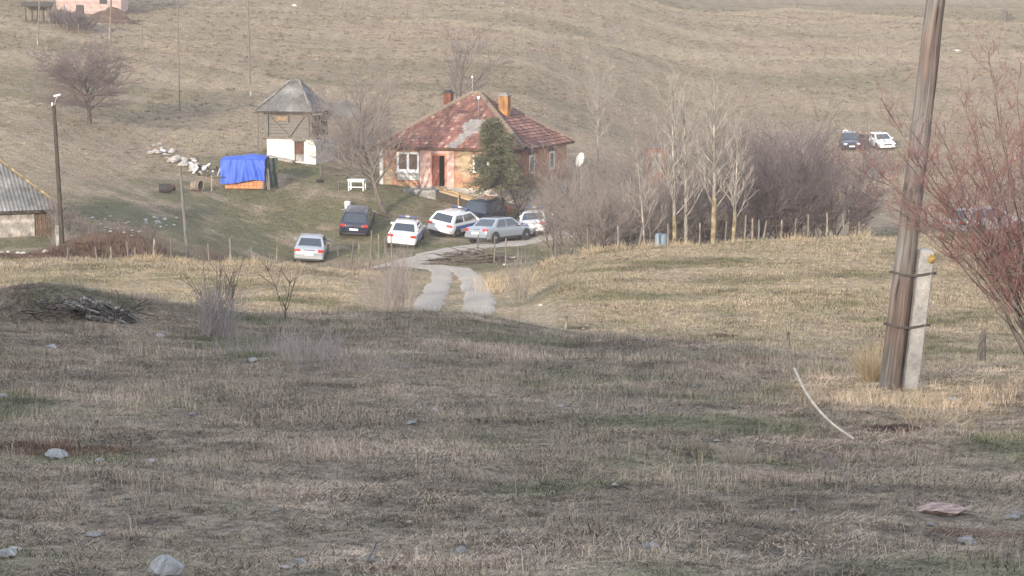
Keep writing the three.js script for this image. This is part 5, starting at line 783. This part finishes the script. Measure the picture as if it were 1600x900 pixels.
[[145, 839, 18], [12, 869, 26], [22, 862, 20], [720, 866, 17], [1018, 857, 20], [1512, 851, 24], [1580, 811, 20], [1590, 806, 14], [875, 637, 12], [680, 642, 11], [643, 663, 13], [724, 650, 9], [655, 640, 8], [5, 622, 14], [155, 722, 14], [237, 724, 10], [1490, 627, 15], [1545, 633, 8], [1500, 665, 8], [395, 565, 12], [850, 697, 9], [535, 762, 9], [1454, 822, 10], [788, 836, 8], [1085, 605, 7], [905, 605, 7], [365, 832, 8], [80, 545, 14], [560, 705, 9], [960, 760, 8], [1120, 690, 8], [300, 650, 9], [430, 800, 10], [1240, 800, 9], [1370, 760, 8], [640, 820, 9], [200, 780, 8], [760, 720, 7], [1000, 650, 7], [520, 640, 8]].forEach(([px, py, w], k) => stone(px, py, w * 1.35, k, 'small pale stone scattered in the short dead turf', 'small stones on the near slope', rnd() < 0.7 ? 0 : 1, rr(0.6, 1)));
stone(250, 527, 14, 0, 'pale stone at the end of the weathered board heap', null, 0, 1);
[[1005, 533, 8], [912, 514, 7], [1268, 556, 8], [1338, 569, 10], [1060, 555, 6]].forEach(([px, py, w], k) => stone(px, py, w, k, 'tiny white stone on the eroded bank edge', 'stones on the bank edge', 0, 0.8));
[[803, 403, 8], [790, 414, 9], [806, 434, 12], [595, 470, 7], [845, 478, 9], [760, 405, 8], [700, 404, 7]].forEach(([px, py, w], k) => stone(px, py, w, k, 'pale stone on the bank beside the farm track', 'stones beside the farm track', 0, 0.8));
for (let k = 0; k < 42; k++) { const a = rnd(), px = lerp(150, 275, a) + rr(-12, 12), py = lerp(345, 362, rnd()) + rr(-10, 10) - (a > 0.6 ? 6 : 0); stone(px, py, rr(3, 8), k, 'white field stone strewn across the green farmyard', 'stones in the farmyard', 0, 0.8); }
for (let k = 0; k < 46; k++) { const a = Math.pow(rnd(), 0.8), px = lerp(238, 318, a) + rr(-9, 9), py = lerp(232, 268, a) + rr(-8, 8); stone(px, py, rr(7, 15), k, 'whitish rubble block on the heap left of the blue tarp', 'rubble heap stones', rnd() < 0.15 ? 0 : 1, rr(0.6, 1), 0.1); }
for (let k = 0; k < 14; k++) stone(rr(0, 75), rr(393, 416), rr(5, 12), k, 'loose stone on the earth bank below the barn', 'stones below the barn', rnd() < 0.5 ? 0 : 1, 0.8);
// ---------------------------------------------------------------- foreground stick and soil clods
{ const a = G(1241, 601), b = G(1335, 704), m1 = G(1265, 637), m2 = G(1300, 678); for (const p of [a, m1, m2, b]) p.y += 0.085; a.y += 0.09; for (let i = 0; i <= 24; i++) { const q = a.clone().lerp(b, i / 24), w = i < 12 ? a.clone().lerp(m1, i / 12) : m1.clone().lerp(b, (i - 12) / 12); keepOut.push([w.x, -w.z, 0.06], [w.x, -w.z - 0.1, 0.06]); } const c = new THREE.CatmullRomCurve3([a, m1, m2, b].map(p => p.clone().sub(b))); const m = mesh('stick', tube(c.getPoints(14).reverse(), Array.from({ length: 15 }, (_, i) => 0.008 + 0.007 * i / 14 + 0.0015 * n3(i * 0.9, 2)), 7), std(col(0.80, 0.70, 0.56), 0.9, { map: plasterTex })); m.position.copy(b); tag(m, 'long pale peeled stick lying on the turf near the pole', 'stick'); }
{ const a = G(585, 868), b = G(572, 886); b.y += 0.02; a.y += 0.05; const m = mesh('stick', tube([V(0, 0, 0), a.clone().sub(b)], [0.006, 0.009], 6), M.greyWood); m.position.copy(b); tag(m, 'short pale stick leaning across a small white stone', 'stick'); }
const soilMat = std(col(0.085, 0.05, 0.035), 1, { map: roughTex, bumpMap: roughTex, bumpScale: 0.05 });
function clods(label, px, py, w, n, s) { const p = G(px, py), t = thing('soil_heap', label, 'soil', p); srand(s); for (let i = 0; i < n; i++) { const m = mesh('clod', stones[i % 4], soilMat, t); const x = rr(-w, w), z = rr(-w, w) * 0.5, q = rr(0.04, 0.12); m.position.set(x, H(p.x + x, -p.z - z) - p.y + q * 0.15, z); m.scale.set(q * 1.5, q, q); m.rotation.y = rr(0, 6); } return t; }
clods('freshly dug dark brown soil heap below the pole', 1385, 674, 0.24, 36, 71); clods('long eroded scar of brown soil on the bank edge', 1128, 526, 0.42, 30, 72); clods('brown earth scar left of the pole tuft', 1292, 556, 0.45, 26, 73);
// ---------------------------------------------------------------- weeds and brush
function weed(name, label, p, s, n, h, spread, r, c, fork = 2, dirv = V(0, 0, 0), group) {
  const t = new Tubes(); srand(s); for (let i = 0; i < n; i++) { const a = rr(0, 6.283), b = V(Math.cos(a), 0, Math.sin(a)), L = h * rr(0.5, 1.1), fl = name === 'dry_clump' ? 1 : 0.25, base = b.clone().multiplyScalar(spread * (fl < 1 ? 1 : 0.45) * Math.sqrt(rnd())), d = V(b.x * spread / h * rr(0, 1) * fl + rr(-.3, .3), 1, b.z * spread / h * rr(0, 1) * fl + rr(-.3, .3)).add(dirv).normalize(), pts = [base.setY((H(p.x + base.x, -p.z - base.z) - p.y) - 0.03)]; const k = rr(0.7, 1.2), cc = col(c[0] * k, c[1] * k, c[2] * k); for (let j = 0; j < 4; j++) { d.add(V(rr(-.2, .2), rr(-.1, .02), rr(-.2, .2))).normalize(); pts.push(pts[j].clone().addScaledVector(d, L / 4)); } t.add(pts, [r, r * 0.9, r * 0.75, r * 0.6, r * 0.35], 3, cc); for (let f = 0; f < fork; f++) { const j = 1 + Math.floor(rnd() * 3), e = d.clone().add(V(rr(-.8, .8), rr(-.2, .5), rr(-.8, .8))).normalize(), q = [pts[j], pts[j].clone().addScaledVector(e, L * 0.18), pts[j].clone().addScaledVector(e, L * 0.32).add(V(0, -0.01, 0))]; t.add(q, [r * 0.6, r * 0.5, r * 0.3], 3, cc); } }
  const m = mesh(name, t.geo(), new THREE.MeshStandardMaterial({ vertexColors: true, roughness: 0.95 })); m.position.copy(p); tag(m, label, name === 'brush' ? 'brush' : 'weed', group); return m;
}
const strawC = [0.55, 0.43, 0.28], greyC = [0.30, 0.255, 0.235], brownC = [0.16, 0.12, 0.10];
weed('dry_clump', 'thick straw-coloured grass clump at the foot of the pole', G(1366, 594), 801, 260, 0.48, 0.26, 0.0030, [0.52, 0.41, 0.26], 1);
weed('dry_clump', 'low spreading straw grass in front of the concrete stub', G(1420, 635), 802, 260, 0.26, 0.6, 0.0025, [0.5, 0.4, 0.27], 1);
weed('dry_clump', 'flattened straw grass trailing downhill of the concrete stub', G(1462, 660), 803, 170, 0.22, 0.55, 0.0025, [0.48, 0.39, 0.27], 1, V(0.5, 0, 0));
weed('dry_clump', 'fine pale grass tuft below the peeled stick', G(1150, 722), 804, 110, 0.20, 0.16, 0.0016, [0.42, 0.36, 0.29], 1);
weed('dry_clump', 'low violet-grey dead herb patch under the stick', G(1265, 722), 805, 260, 0.13, 0.42, 0.0014, [0.26, 0.225, 0.235], 3);
weed('dry_clump', 'pale tuft of grass near the lower edge', G(885, 870), 806, 120, 0.09, 0.10, 0.0014, [0.40, 0.34, 0.28], 1);
weed('dry_stalk', 'tall thin dead stalk left of the peeled stick', G(1057, 622), 807, 4, 0.46, 0.06, 0.0022, [0.40, 0.34, 0.28], 2);
weed('dry_stalk', 'branching dead stalk standing low in the turf', G(1303, 880), 808, 6, 0.40, 0.10, 0.0020, [0.38, 0.31, 0.26], 4);
weed('dry_stalk', 'three pale stalks with seed heads on the brow', G(678, 558), 809, 7, 0.42, 0.10, 0.0028, [0.52, 0.47, 0.42], 1);
weed('dry_stalk', 'thin stalks standing right of the dug soil', G(1465, 715), 810, 5, 0.22, 0.08, 0.0018, [0.42, 0.35, 0.27], 1);
weed('brush', 'pale grey dead brush standing before the board heap', G(340, 528), 811, 120, 0.85, 0.26, 0.005, [0.46, 0.40, 0.37], 2);
weed('brush', 'tall brown dead thistles above the pale brush', G(345, 505), 812, 22, 1.15, 0.25, 0.007, brownC, 5);
weed('brush', 'low grey dead herbs right of the pale brush', G(430, 552), 813, 150, 0.34, 0.8, 0.0036, [0.44, 0.38, 0.35], 2);
weed('brush', 'grey dead herbs on the brow before the track', G(545, 578), 814, 150, 0.28, 0.7, 0.0032, [0.44, 0.38, 0.35], 2);
weed('brush', 'pale dead stalks left of the seed heads', G(480, 562), 815, 90, 0.5, 0.4, 0.0034, [0.5, 0.44, 0.4], 2);
weed('dry_stalk', 'tall dark thistle stem on the meadow brow', G(441, 500), 816, 3, 1.35, 0.12, 0.009, brownC, 7);
weed('brush', 'tall grey hedge brush at the left gatepost of the track', onG(603, 78), 817, 130, 1.7, 0.9, 0.0065, greyC, 4);
weed('brush', 'thin grey brush behind the left gate hedge', onG(620, 86), 818, 60, 2.2, 0.7, 0.008, greyC, 5);
weed('brush', 'grey brush and canes at the right gatepost of the track', onG(814, 80), 819, 55, 1.7, 0.35, 0.008, [0.29, 0.26, 0.22], 4);
weed('brush', 'dry brown herbs on the right bank of the track', onG(790, 90), 820, 200, 0.8, 1.2, 0.006, strawC, 2);
weed('brush', 'dead brambles along the farmyard fence', onG(330, 106), 821, 120, 0.9, 0.8, 0.009, brownC, 3);
weed('brush', 'brown brambles over the dung heap', onG(205, 108), 822, 260, 0.8, 2.0, 0.010, [0.17, 0.12, 0.10], 3);
weed('brush', 'brushy dead herbs beside the silver saloon', onG(545, 112), 823, 200, 0.9, 1.3, 0.007, [0.30, 0.24, 0.2], 3);
weed('brush', 'grey bramble tangle at the right corner of the barn', onG(108, 112), 824, 200, 0.9, 0.9, 0.009, greyC, 3);
srand(830); for (let k = 0; k < 26; k++) { const px = rr(60, 1560), py = rr(600, 870); weed('dry_stalk', 'thin pale grass stalks standing in the short turf', G(px, py), 900 + k, 3 + Math.floor(rr(0, 5)), rr(0.10, 0.24), 0.07, 0.0014, [0.42, 0.36, 0.30], 1, V(rr(-.2, .2), 0, 0), 'thin stalks in the turf'); }
srand(831); for (let k = 0; k < 30; k++) { const px = k < 18 ? rr(850, 1350) : rr(110, 600); weed('dry_clump', k < 18 ? 'straw grass fringe along the field fence' : 'straw grass fringe along the farmyard fence', onG(px, k < 18 ? 100.5 : 104.5), 940 + k, 90, rr(0.3, 0.6), 0.7, 0.006, strawC, 1, V(0, 0, 0), k < 18 ? 'fringe of the field fence' : 'fringe of the farmyard fence'); }
// heap of weathered boards and brushwood on the brow
{ const p = G(140, 500), t = thing('board_heap', 'heap of weathered grey boards and branches on the brow', 'wood heap', p); srand(840); const k = -p.z / FPX;
  for (let i = 0; i < 26; i++) { const u = i / 26, x = lerp(-30, 72, u) * k + rr(-.05, .05), z = rr(-0.35, 0.1), L = rr(0.22, 0.55), y = H(p.x + x, -(p.z + z)) - p.y; const g = bevBox(L, rr(0.02, 0.04), rr(0.06, 0.13), 0.006, 0, 0, 0); const m = mesh('board', g, rnd() < 0.5 ? std(col(0.50, 0.48, 0.46), 0.95, { map: woodTex }) : rnd() < 0.6 ? M.greyWood : M.darkWood, t); m.position.set(x, y + rr(0.03, 0.30) * (1.0 - 0.75 * u), z); m.rotation.set(rr(-.7, .7), rr(-.6, .6), rr(-.35, .15) - 0.3, 'YXZ'); }
  for (let i = 0; i < 90; i++) { const x = rr(-85, 70) * k, z = rr(-0.4, 0.35), y = H(p.x + x, -(p.z + z)) - p.y; const a = rr(0, 6.28), L = rr(0.2, 0.55), pts = [V(x, y + rr(0, .22), z)]; for (let j = 0; j < 3; j++) pts.push(pts[j].clone().add(V(Math.cos(a) * L / 3 + rr(-.06, .06), rr(-.07, .09), Math.sin(a) * L / 3))); mesh('branch', tube(pts, [0.014, 0.011, 0.008, 0.004], 4), i % 3 ? TM.brown : TM.grey, t); } }
// brushwood heap by the drive
{ const p = onG(742, 118.5), t = thing('brushwood_heap', 'dark heap of cut branches beside the gravel drive', 'brushwood', p); srand(850);
  for (let i = 0; i < 95; i++) { const x = rr(-1.6, 2.0), z = rr(-0.8, 0.8), hh = 0.75 * (1 - (x / 2.4) ** 2), y = H(p.x + x, -(p.z + z)) - p.y, a = rr(-0.6, 0.6) + (rnd() < 0.5 ? 0 : Math.PI), L = rr(0.7, 1.7), pts = [V(x, y + rr(0, Math.max(0.05, hh)), z)]; for (let j = 0; j < 3; j++) pts.push(pts[j].clone().add(V(Math.cos(a) * L / 3, rr(-.12, .16), Math.sin(a) * L / 3 + rr(-.1, .1)))); mesh('branch', tube(pts, [0.03, 0.024, 0.016, 0.008], 4), i % 3 ? TM.grey : TM.brown, t); } }
// ---------------------------------------------------------------- blue tarpaulin over stacked hollow bricks
{
  const p = onG(383, 147.6), sc = 149.5 / FPX, t = thing('brick_stack', 'stack of orange hollow bricks under a blue tarpaulin', 'brick stack', p, -0.1); srand(860);
  const topH = (at(383, 244, 147.6).y - p.y), W = 2.62, Dp = 1.3; const bm = [std(col(0.56, 0.24, 0.11), 0.95), std(col(0.62, 0.30, 0.15), 0.95), std(col(0.48, 0.19, 0.09), 0.95)];
  const bg = bevBox(0.25, 0.19, 0.24, 0.012); for (let r = 0; r < 4; r++) for (let i = 0; i < 10; i++) { const m = mesh('brick', bg, bm[Math.floor(rnd() * 3)], t); m.position.set(-W / 2 + 0.22 + i * 0.262 + rr(-.01, .01), 0.05 + r * 0.2, Dp / 2 - 0.16 + rr(-.015, .015)); } mesh('core', box(W - 0.3, topH - 0.25, Dp - 0.5, 0, topH / 2 - 0.13, -0.15), bm[2], t);
  const tp = thing('blue_tarp', 'crumpled bright blue tarpaulin draped over the brick stack', 'tarpaulin', p, -0.1);
  const nx = 90, ny = 70, P = [], U = [], I = []; const prof = (v) => { const per = [[-Dp / 2 - 0.05, 0.4], [-Dp / 2 - 0.03, topH - 0.1], [-Dp / 2 + 0.12, topH], [Dp / 2 - 0.12, topH - 0.03], [Dp / 2 + 0.10, topH - 0.18], [Dp / 2 + 0.20, 0.42]]; const x = v * (per.length - 1) * 0.9999, i = Math.floor(x), f = x - i; return [lerp(per[i][0], per[i + 1][0], f), lerp(per[i][1], per[i + 1][1], f)]; };
  for (let j = 0; j <= ny; j++) for (let i = 0; i <= nx; i++) { const u = i / nx, v = j / ny; let [z, y] = prof(v); const x = (u - 0.5) * (W + 0.25); const hang = v > 0.78 ? (v - 0.78) / 0.22 : 0; y += -0.13 * hang * Math.sin(u * 5 + 0.6) - 0.10 * Math.pow(Math.abs(u - 0.5) * 2, 6) - (v > 0.25 && v < 0.75 ? 0.12 * Math.sin(u * 6.28 * 1.0 + 0.4) * 0.6 : 0); const fold = 0.06 + 0.09 * fbm(u * 5 + v * 2.2, v * 2.5, 3, 41) + 0.07 * Math.abs(n3(u * 7 - v * 4.5, v * 2 + 3, 9)) + (u > 0.55 ? 0.05 * (1 + Math.sin((u * 1.3 - v * 1.0) * 24)) * hang : 0.02 * Math.sin(u * 40 + v * 8) * hang); P.push(x + (u > 0.9 ? 0.1 * fold : 0), y + (hang ? 0 : fold * 0.8), z + (hang ? fold * 1.5 : 0)); U.push(u * 2, v * 2); }
  for (let j = 0; j < ny; j++) for (let i = 0; i < nx; i++) { const a = j * (nx + 1) + i; I.push(a, a + 1, a + nx + 1, a + 1, a + nx + 2, a + nx + 1); }
  const g = new THREE.BufferGeometry(); g.setAttribute('position', new THREE.Float32BufferAttribute(P, 3)); g.setAttribute('uv', new THREE.Float32BufferAttribute(U, 2)); g.setIndex(I); g.computeVertexNormals();
  mesh('sheet', g, new THREE.MeshPhysicalMaterial({ color: col(0.020, 0.082, 0.45), roughness: 0.6, clearcoat: 0.06, side: THREE.DoubleSide }), tp);
  for (const x of [-1.3, 1.15]) mesh('edge_knot', bevBox(0.14, 0.10, 0.14, 0.03, x, topH + 0.06, -0.5), M.black, tp);
  const gp = thing('green_tarp', 'dark green sheet hanging at the end of the brick stack', 'tarpaulin', p, -0.1); const gg = new THREE.PlaneGeometry(0.95, 1.9, 14, 24); { const q = gg.attributes.position; for (let i = 0; i < q.count; i++) { const x = q.getX(i), y = q.getY(i); q.setZ(i, 0.08 * Math.sin(x * 14 + y * 2) + 0.05 * n3(x * 3, y * 3)); } } gg.computeVertexNormals(); gg.rotateY(0.95); gg.translate(W / 2 + 0.42, topH - 1.05, 0.1); mesh('sheet', gg, std(col(0.035, 0.06, 0.05), 0.7, { side: THREE.DoubleSide }), gp); mesh('frame_pole', tube([V(W / 2 + 0.7, -0.2, -0.3), V(W / 2 + 0.65, topH - 0.15, -0.3)], 0.035, 6), M.darkWood, gp);
  const pl = thing('leaning_plank', 'pale planks leaning on the end of the brick stack', 'plank', p, -0.1); for (const [x, l] of [[W / 2 + 0.22, 0.35], [W / 2 + 0.36, 0.2], [W / 2 + 0.05, -0.3]]) mesh('plank', bevBox(0.1, 1.35, 0.03, 0.006, x, 0.58, Dp / 2 + 0.12, -0.12, 0, l * 0.5), M.greyWood, pl);
}
// ---------------------------------------------------------------- yard furniture and clutter
{ const p = G(558, 298), t = thing('yard_table', 'white table standing on the grass before the leaning tree', 'table', p, -0.2); mesh('table_top', bevBox(1.15, 0.06, 0.7, 0.015, 0, 0.72, 0), M.whiteClean, t); for (const x of [-0.48, 0.48]) for (const z of [-0.27, 0.27]) mesh('leg', bevBox(0.07, 0.7, 0.07, 0.01, x, 0.35, z), M.whiteClean, t); mesh('apron', merge([box(0.9, 0.09, 0.03, 0, 0.62, 0.28), box(0.03, 0.09, 0.5, 0.49, 0.62, 0), box(0.9, 0.05, 0.03, 0, 0.25, 0.27)]), M.whiteClean, t);
  const b = thing('yard_bench', 'low grey plank bench beside the white table', 'bench', G(538, 296), -0.15); mesh('seat', bevBox(0.95, 0.05, 0.28, 0.01, 0, 0.5, 0), M.greyWood, b); for (const x of [-0.35, 0.35]) mesh('leg', bevBox(0.06, 0.5, 0.2, 0.008, x, 0.25, 0), M.greyWood, b); }
{ const p = G(543, 326), t = thing('white_bucket', 'white plastic bucket on the grass above the navy hatchback', 'bucket', p); const pr = [[0.001, 0], [0.17, 0], [0.2, 0.42], [0.215, 0.42], [0.215, 0.45], [0.19, 0.45], [0.16, 0.03], [0.001, 0.03]].map(a => new THREE.Vector2(...a)); mesh('body', new THREE.LatheGeometry(pr, 20), M.whiteClean, t); mesh('handle', new THREE.TorusGeometry(0.2, 0.008, 5, 16, Math.PI).translate(0, 0.4, 0).rotateX(0.5), M.metal, t); }
{ const p = G(500, 285), m = mesh('black_tub', new THREE.LatheGeometry([[0.001, 0], [0.2, 0], [0.24, 0.2], [0.22, 0.2], [0.18, 0.03], [0.001, 0.03]].map(a => new THREE.Vector2(...a)), 18), M.black); m.position.copy(p); tag(m, 'low black tub lying on the grass near the granary', 'tub'); }
{ const mk = (label, px, py, c, turn, r, L) => { const t = thing('old_drum', label, 'drum', G(px, py), turn); const g = new THREE.CylinderGeometry(r, r, L, 18, 1, true); g.rotateZ(Math.PI / 2); g.translate(0, r, 0); mesh('shell', g, std(c, 0.8, { map: roughTex, side: THREE.DoubleSide }), t); for (const s of [-1, 0, 1]) { const h = new THREE.TorusGeometry(r, 0.02, 6, 20); h.rotateY(Math.PI / 2); h.translate(s * L * 0.46, r, 0); mesh('hoop', h, std(c.clone().multiplyScalar(0.8), 0.8), t); } const e = new THREE.CircleGeometry(r - 0.02, 18); e.rotateY(Math.PI / 2); e.translate(-L * 0.35, r, 0); mesh('bottom', e, M.darkWood, t); };
  mk('dark rusty drum lying left of the leaning fence pole', 258, 301, col(0.06, 0.05, 0.055), 0.2, 0.28, 0.75); mk('wooden tub lying on its side right of the leaning fence pole', 308, 298, col(0.36, 0.28, 0.21), -0.5, 0.32, 0.6); mk('small rusty drum piece beside the dark drum', 268, 298, col(0.18, 0.09, 0.06), 1.0, 0.2, 0.4); }
{ const t = thing('hitching_rail', 'short pale rail on a post left of the brick stack', 'rail', G(331, 298)); mesh('post', bevBox(0.1, 1.0, 0.1, 0.01, 0, 0.45, 0), M.newWood.clone(), t).material.color.setRGB(0.5, 0.42, 0.3); mesh('rail', bevBox(0.75, 0.07, 0.08, 0.01, 0.3, 0.93, 0), M.greyWood, t); }
{ const t = thing('junk_heap', 'heap of broken boards and dark scrap left of the blue tarp', 'scrap', G(325, 274)); srand(870); for (let i = 0; i < 26; i++) { const x = rr(-0.9, 0.9), z = rr(-0.4, 0.5), y = H(t.position.x + x, -(t.position.z + z)) - t.position.y, m = mesh(i < 18 ? 'board' : 'scrap', bevBox(rr(0.3, 0.9), 0.04, rr(0.08, 0.16), 0.006), i < 10 ? M.whiteClean : i < 18 ? M.greyWood : M.black, t); m.position.set(x, y + rr(0.05, 0.5), z); m.rotation.set(rr(-1, 1), rr(0, 3), rr(-0.9, 0.9)); } }
{ const t = thing('blue_barrel', 'pale blue plastic barrel at the foot of the poplars', 'barrel', onG(1034, 106.5)); const pr = [[0.001, 0], [0.26, 0], [0.29, 0.08], [0.3, 0.3], [0.285, 0.33], [0.3, 0.36], [0.3, 0.62], [0.285, 0.65], [0.3, 0.68], [0.27, 0.92], [0.22, 0.95], [0.001, 0.95]].map(a => new THREE.Vector2(...a)); mesh('body', new THREE.LatheGeometry(pr, 22), std(col(0.20, 0.26, 0.32), 0.6), t); mesh('lid', cyl(0.06, 0.06, 0.05, 0.1, 0.97, 0), M.black, t); }
{ const m = mesh('loose_board', bevBox(1.3, 0.05, 0.14, 0.008), M.newWood); m.position.copy(G(592, 337)).add(V(0.2, 0.08, 0)); m.rotation.set(0, -0.75, -0.1); tag(m, 'long pale board lying on the grass right of the navy hatchback', 'board'); }
{ const m = mesh('loose_board', bevBox(0.9, 0.05, 0.1, 0.008), M.greyWood); m.position.copy(G(398, 399)).add(V(0, 0.12, 0)); m.rotation.set(0, -0.4, -0.45); tag(m, 'short grey board leaning in the farmyard grass', 'board'); }
// earth heap by the upper farm
{ const p = onG(178, 232), g = new THREE.SphereGeometry(1, 48, 24, 0, 6.2832, 0, Math.PI / 2), q = g.attributes.position, v = V(0, 0, 0); for (let i = 0; i < q.count; i++) { v.fromBufferAttribute(q, i); const r = Math.hypot(v.x, v.z), k = 1 + 0.18 * n3(v.x * 3, v.z * 3, 2) + 0.05 * n3(v.x * 11, v.z * 11, 3); q.setXYZ(i, v.x * 3.3 * k, (1 - Math.pow(r, 1.25)) * 2.2 * k - 0.6, v.z * 2.6 * k); } g.computeVertexNormals(); const m = mesh('earth_heap', g, std(col(0.20, 0.125, 0.085), 1, { map: rep(roughTex, 4, 3), bumpMap: rep(roughTex, 8, 4), bumpScale: 0.12 })); m.position.copy(p); tag(m, 'large brown earth heap beside the pink hillside house', 'earth heap'); }
{ const s = mesh('stone', stones[0], stoneMat[0]); s.position.copy(G(460, 9)); s.scale.set(0.7, 0.6, 0.5); tag(s, 'lone white boulder high on the bare pasture', 'stone'); const s2 = mesh('stone', stones[1], stoneMat[1]); s2.position.copy(G(1496, 80)); s2.scale.set(1.1, 0.9, 0.6); tag(s2, 'pale boulder on the pasture behind the red shrub', 'stone'); }
tree('hill_bush', 'tiny bare bush on the top bank of the pasture', 'shrub', G(1572, 33), 95, { ...scrub, stems: 6, h: 1.6, r: 0.04, min: 0.014 });
// ---------------------------------------------------------------- sow the grass round everything that stands
const NG = 1;
const strawy = (k) => () => { const q = rnd(); return q < k ? [1.55, 1.47, 1.40] : q < k + 0.3 ? [0.75, 0.72, 0.7] : q < k + 0.42 ? [0.72, 0.9, 0.55] : [1.1, 1.06, 1.02]; };
const turfTint = (x, d) => { const q = rnd(), b = 1 + 0.5 * sstep(0, 0.4, fbm(x * 0.8, d * 0.8, 3, 71)); return q < 0.3 ? [2.1 * b, 2.0 * b, 1.92 * b] : q < 0.52 ? [0.65, 0.6, 0.57] : q < 0.66 ? [0.85, 1.02, 0.7] : [1.25, 1.21, 1.18]; };
sow('turf_grass', 'short matted dead grass of the near slope', 190000 * NG, 8.5, 46, [tuftGeo(9, 0.10, 0.0017, 0.08, 2.1, 1, true), tuftGeo(9, 0.14, 0.0014, 0.09, 2.3, 2, true), tuftGeo(9, 0.06, 0.0019, 0.07, 1.9, 3, true)], (x, d) => 0.75 + 0.6 * fbm(x * 0.6, d * 0.6, 3, 31) + 0.01 * d, turfTint, null, 41, -0.6);
sow('tussock_grass', 'low arching tussocks of dead grass on the near slope', 5000 * NG, 8.8, 45, [tuftGeo(34, 0.15, 0.0011, 0.06, 1.9, 14), tuftGeo(40, 0.12, 0.0012, 0.09, 2.0, 15), tuftGeo(26, 0.19, 0.0010, 0.05, 1.6, 16)], (x, d) => 0.7 + 0.012 * d, (x, d) => { const b = rr(1.0, 1.9); return [b, b * 0.97, b * 0.93]; }, (x, d) => sstep(-0.1, 0.3, fbm(x * 0.7, d * 0.7, 3, 73)), 44);
sow('seed_grass', 'thin pale standing stalks on the near slope', 3800 * NG, 9, 44, [tuftGeo(5, 0.17, 0.0013, 0.05, 0.45, 4), tuftGeo(9, 0.11, 0.0014, 0.05, 0.9, 5)], (x, d) => 0.75 + 0.008 * d, (x, d) => [2.2, 2.1, 2.0], (x, d) => sstep(0.0, 0.4, fbm(x * 0.55, d * 0.55, 3, 55)), 43);
const nearTrack = (x, d) => Math.min(1, 0.35 + 0.65 * sstep(2.6, 4.5, Math.abs(x - X(708, d))));
sow('field_grass', 'long dry hay grass of the fenced field', 130000 * NG, 46, 108, [tuftGeo(22, 0.17, 0.005, 0.24, 2.1, 6), tuftGeo(18, 0.14, 0.006, 0.24, 2.2, 7), tuftGeo(22, 0.19, 0.004, 0.2, 1.6, 8)], (x, d) => (0.72 + 0.7 * fbm(x * 0.3, d * 0.3, 3, 33) + 0.5 * sstep(96, 101, d)) * nearTrack(x, d), strawy(0.2), null, 47);
sow('pasture_tussock', 'coarse dead tussocks on the far hillside', 16000 * NG, 150, 320, [tuftGeo(30, 0.30, 0.016, 0.22, 1.1, 17), tuftGeo(26, 0.24, 0.018, 0.28, 1.4, 18)], (x, d) => 0.35 + 0.0015 * d, (x, d) => { const q = rnd(); return q < 0.55 ? [1.12, 1.09, 1.03] : [0.8, 0.78, 0.75]; }, (x, d) => 0.35 + 0.65 * sstep(-0.2, 0.3, fbm(x * 0.05, d * 0.22, 4, 77)), 57);
sow('pasture_grass', 'short dry pasture grass of the yard and hillside', 220000 * NG, 106, 330, [tuftGeo(14, 0.11, 0.012, 0.30, 1.5, 9), tuftGeo(12, 0.09, 0.014, 0.32, 1.6, 10)], (x, d) => (0.5 + 0.6 * fbm(x * 0.15, d * 0.3, 3, 35)) * (0.75 + d / 300), strawy(0.12), null, 53);
renderer.render(scene, camera);
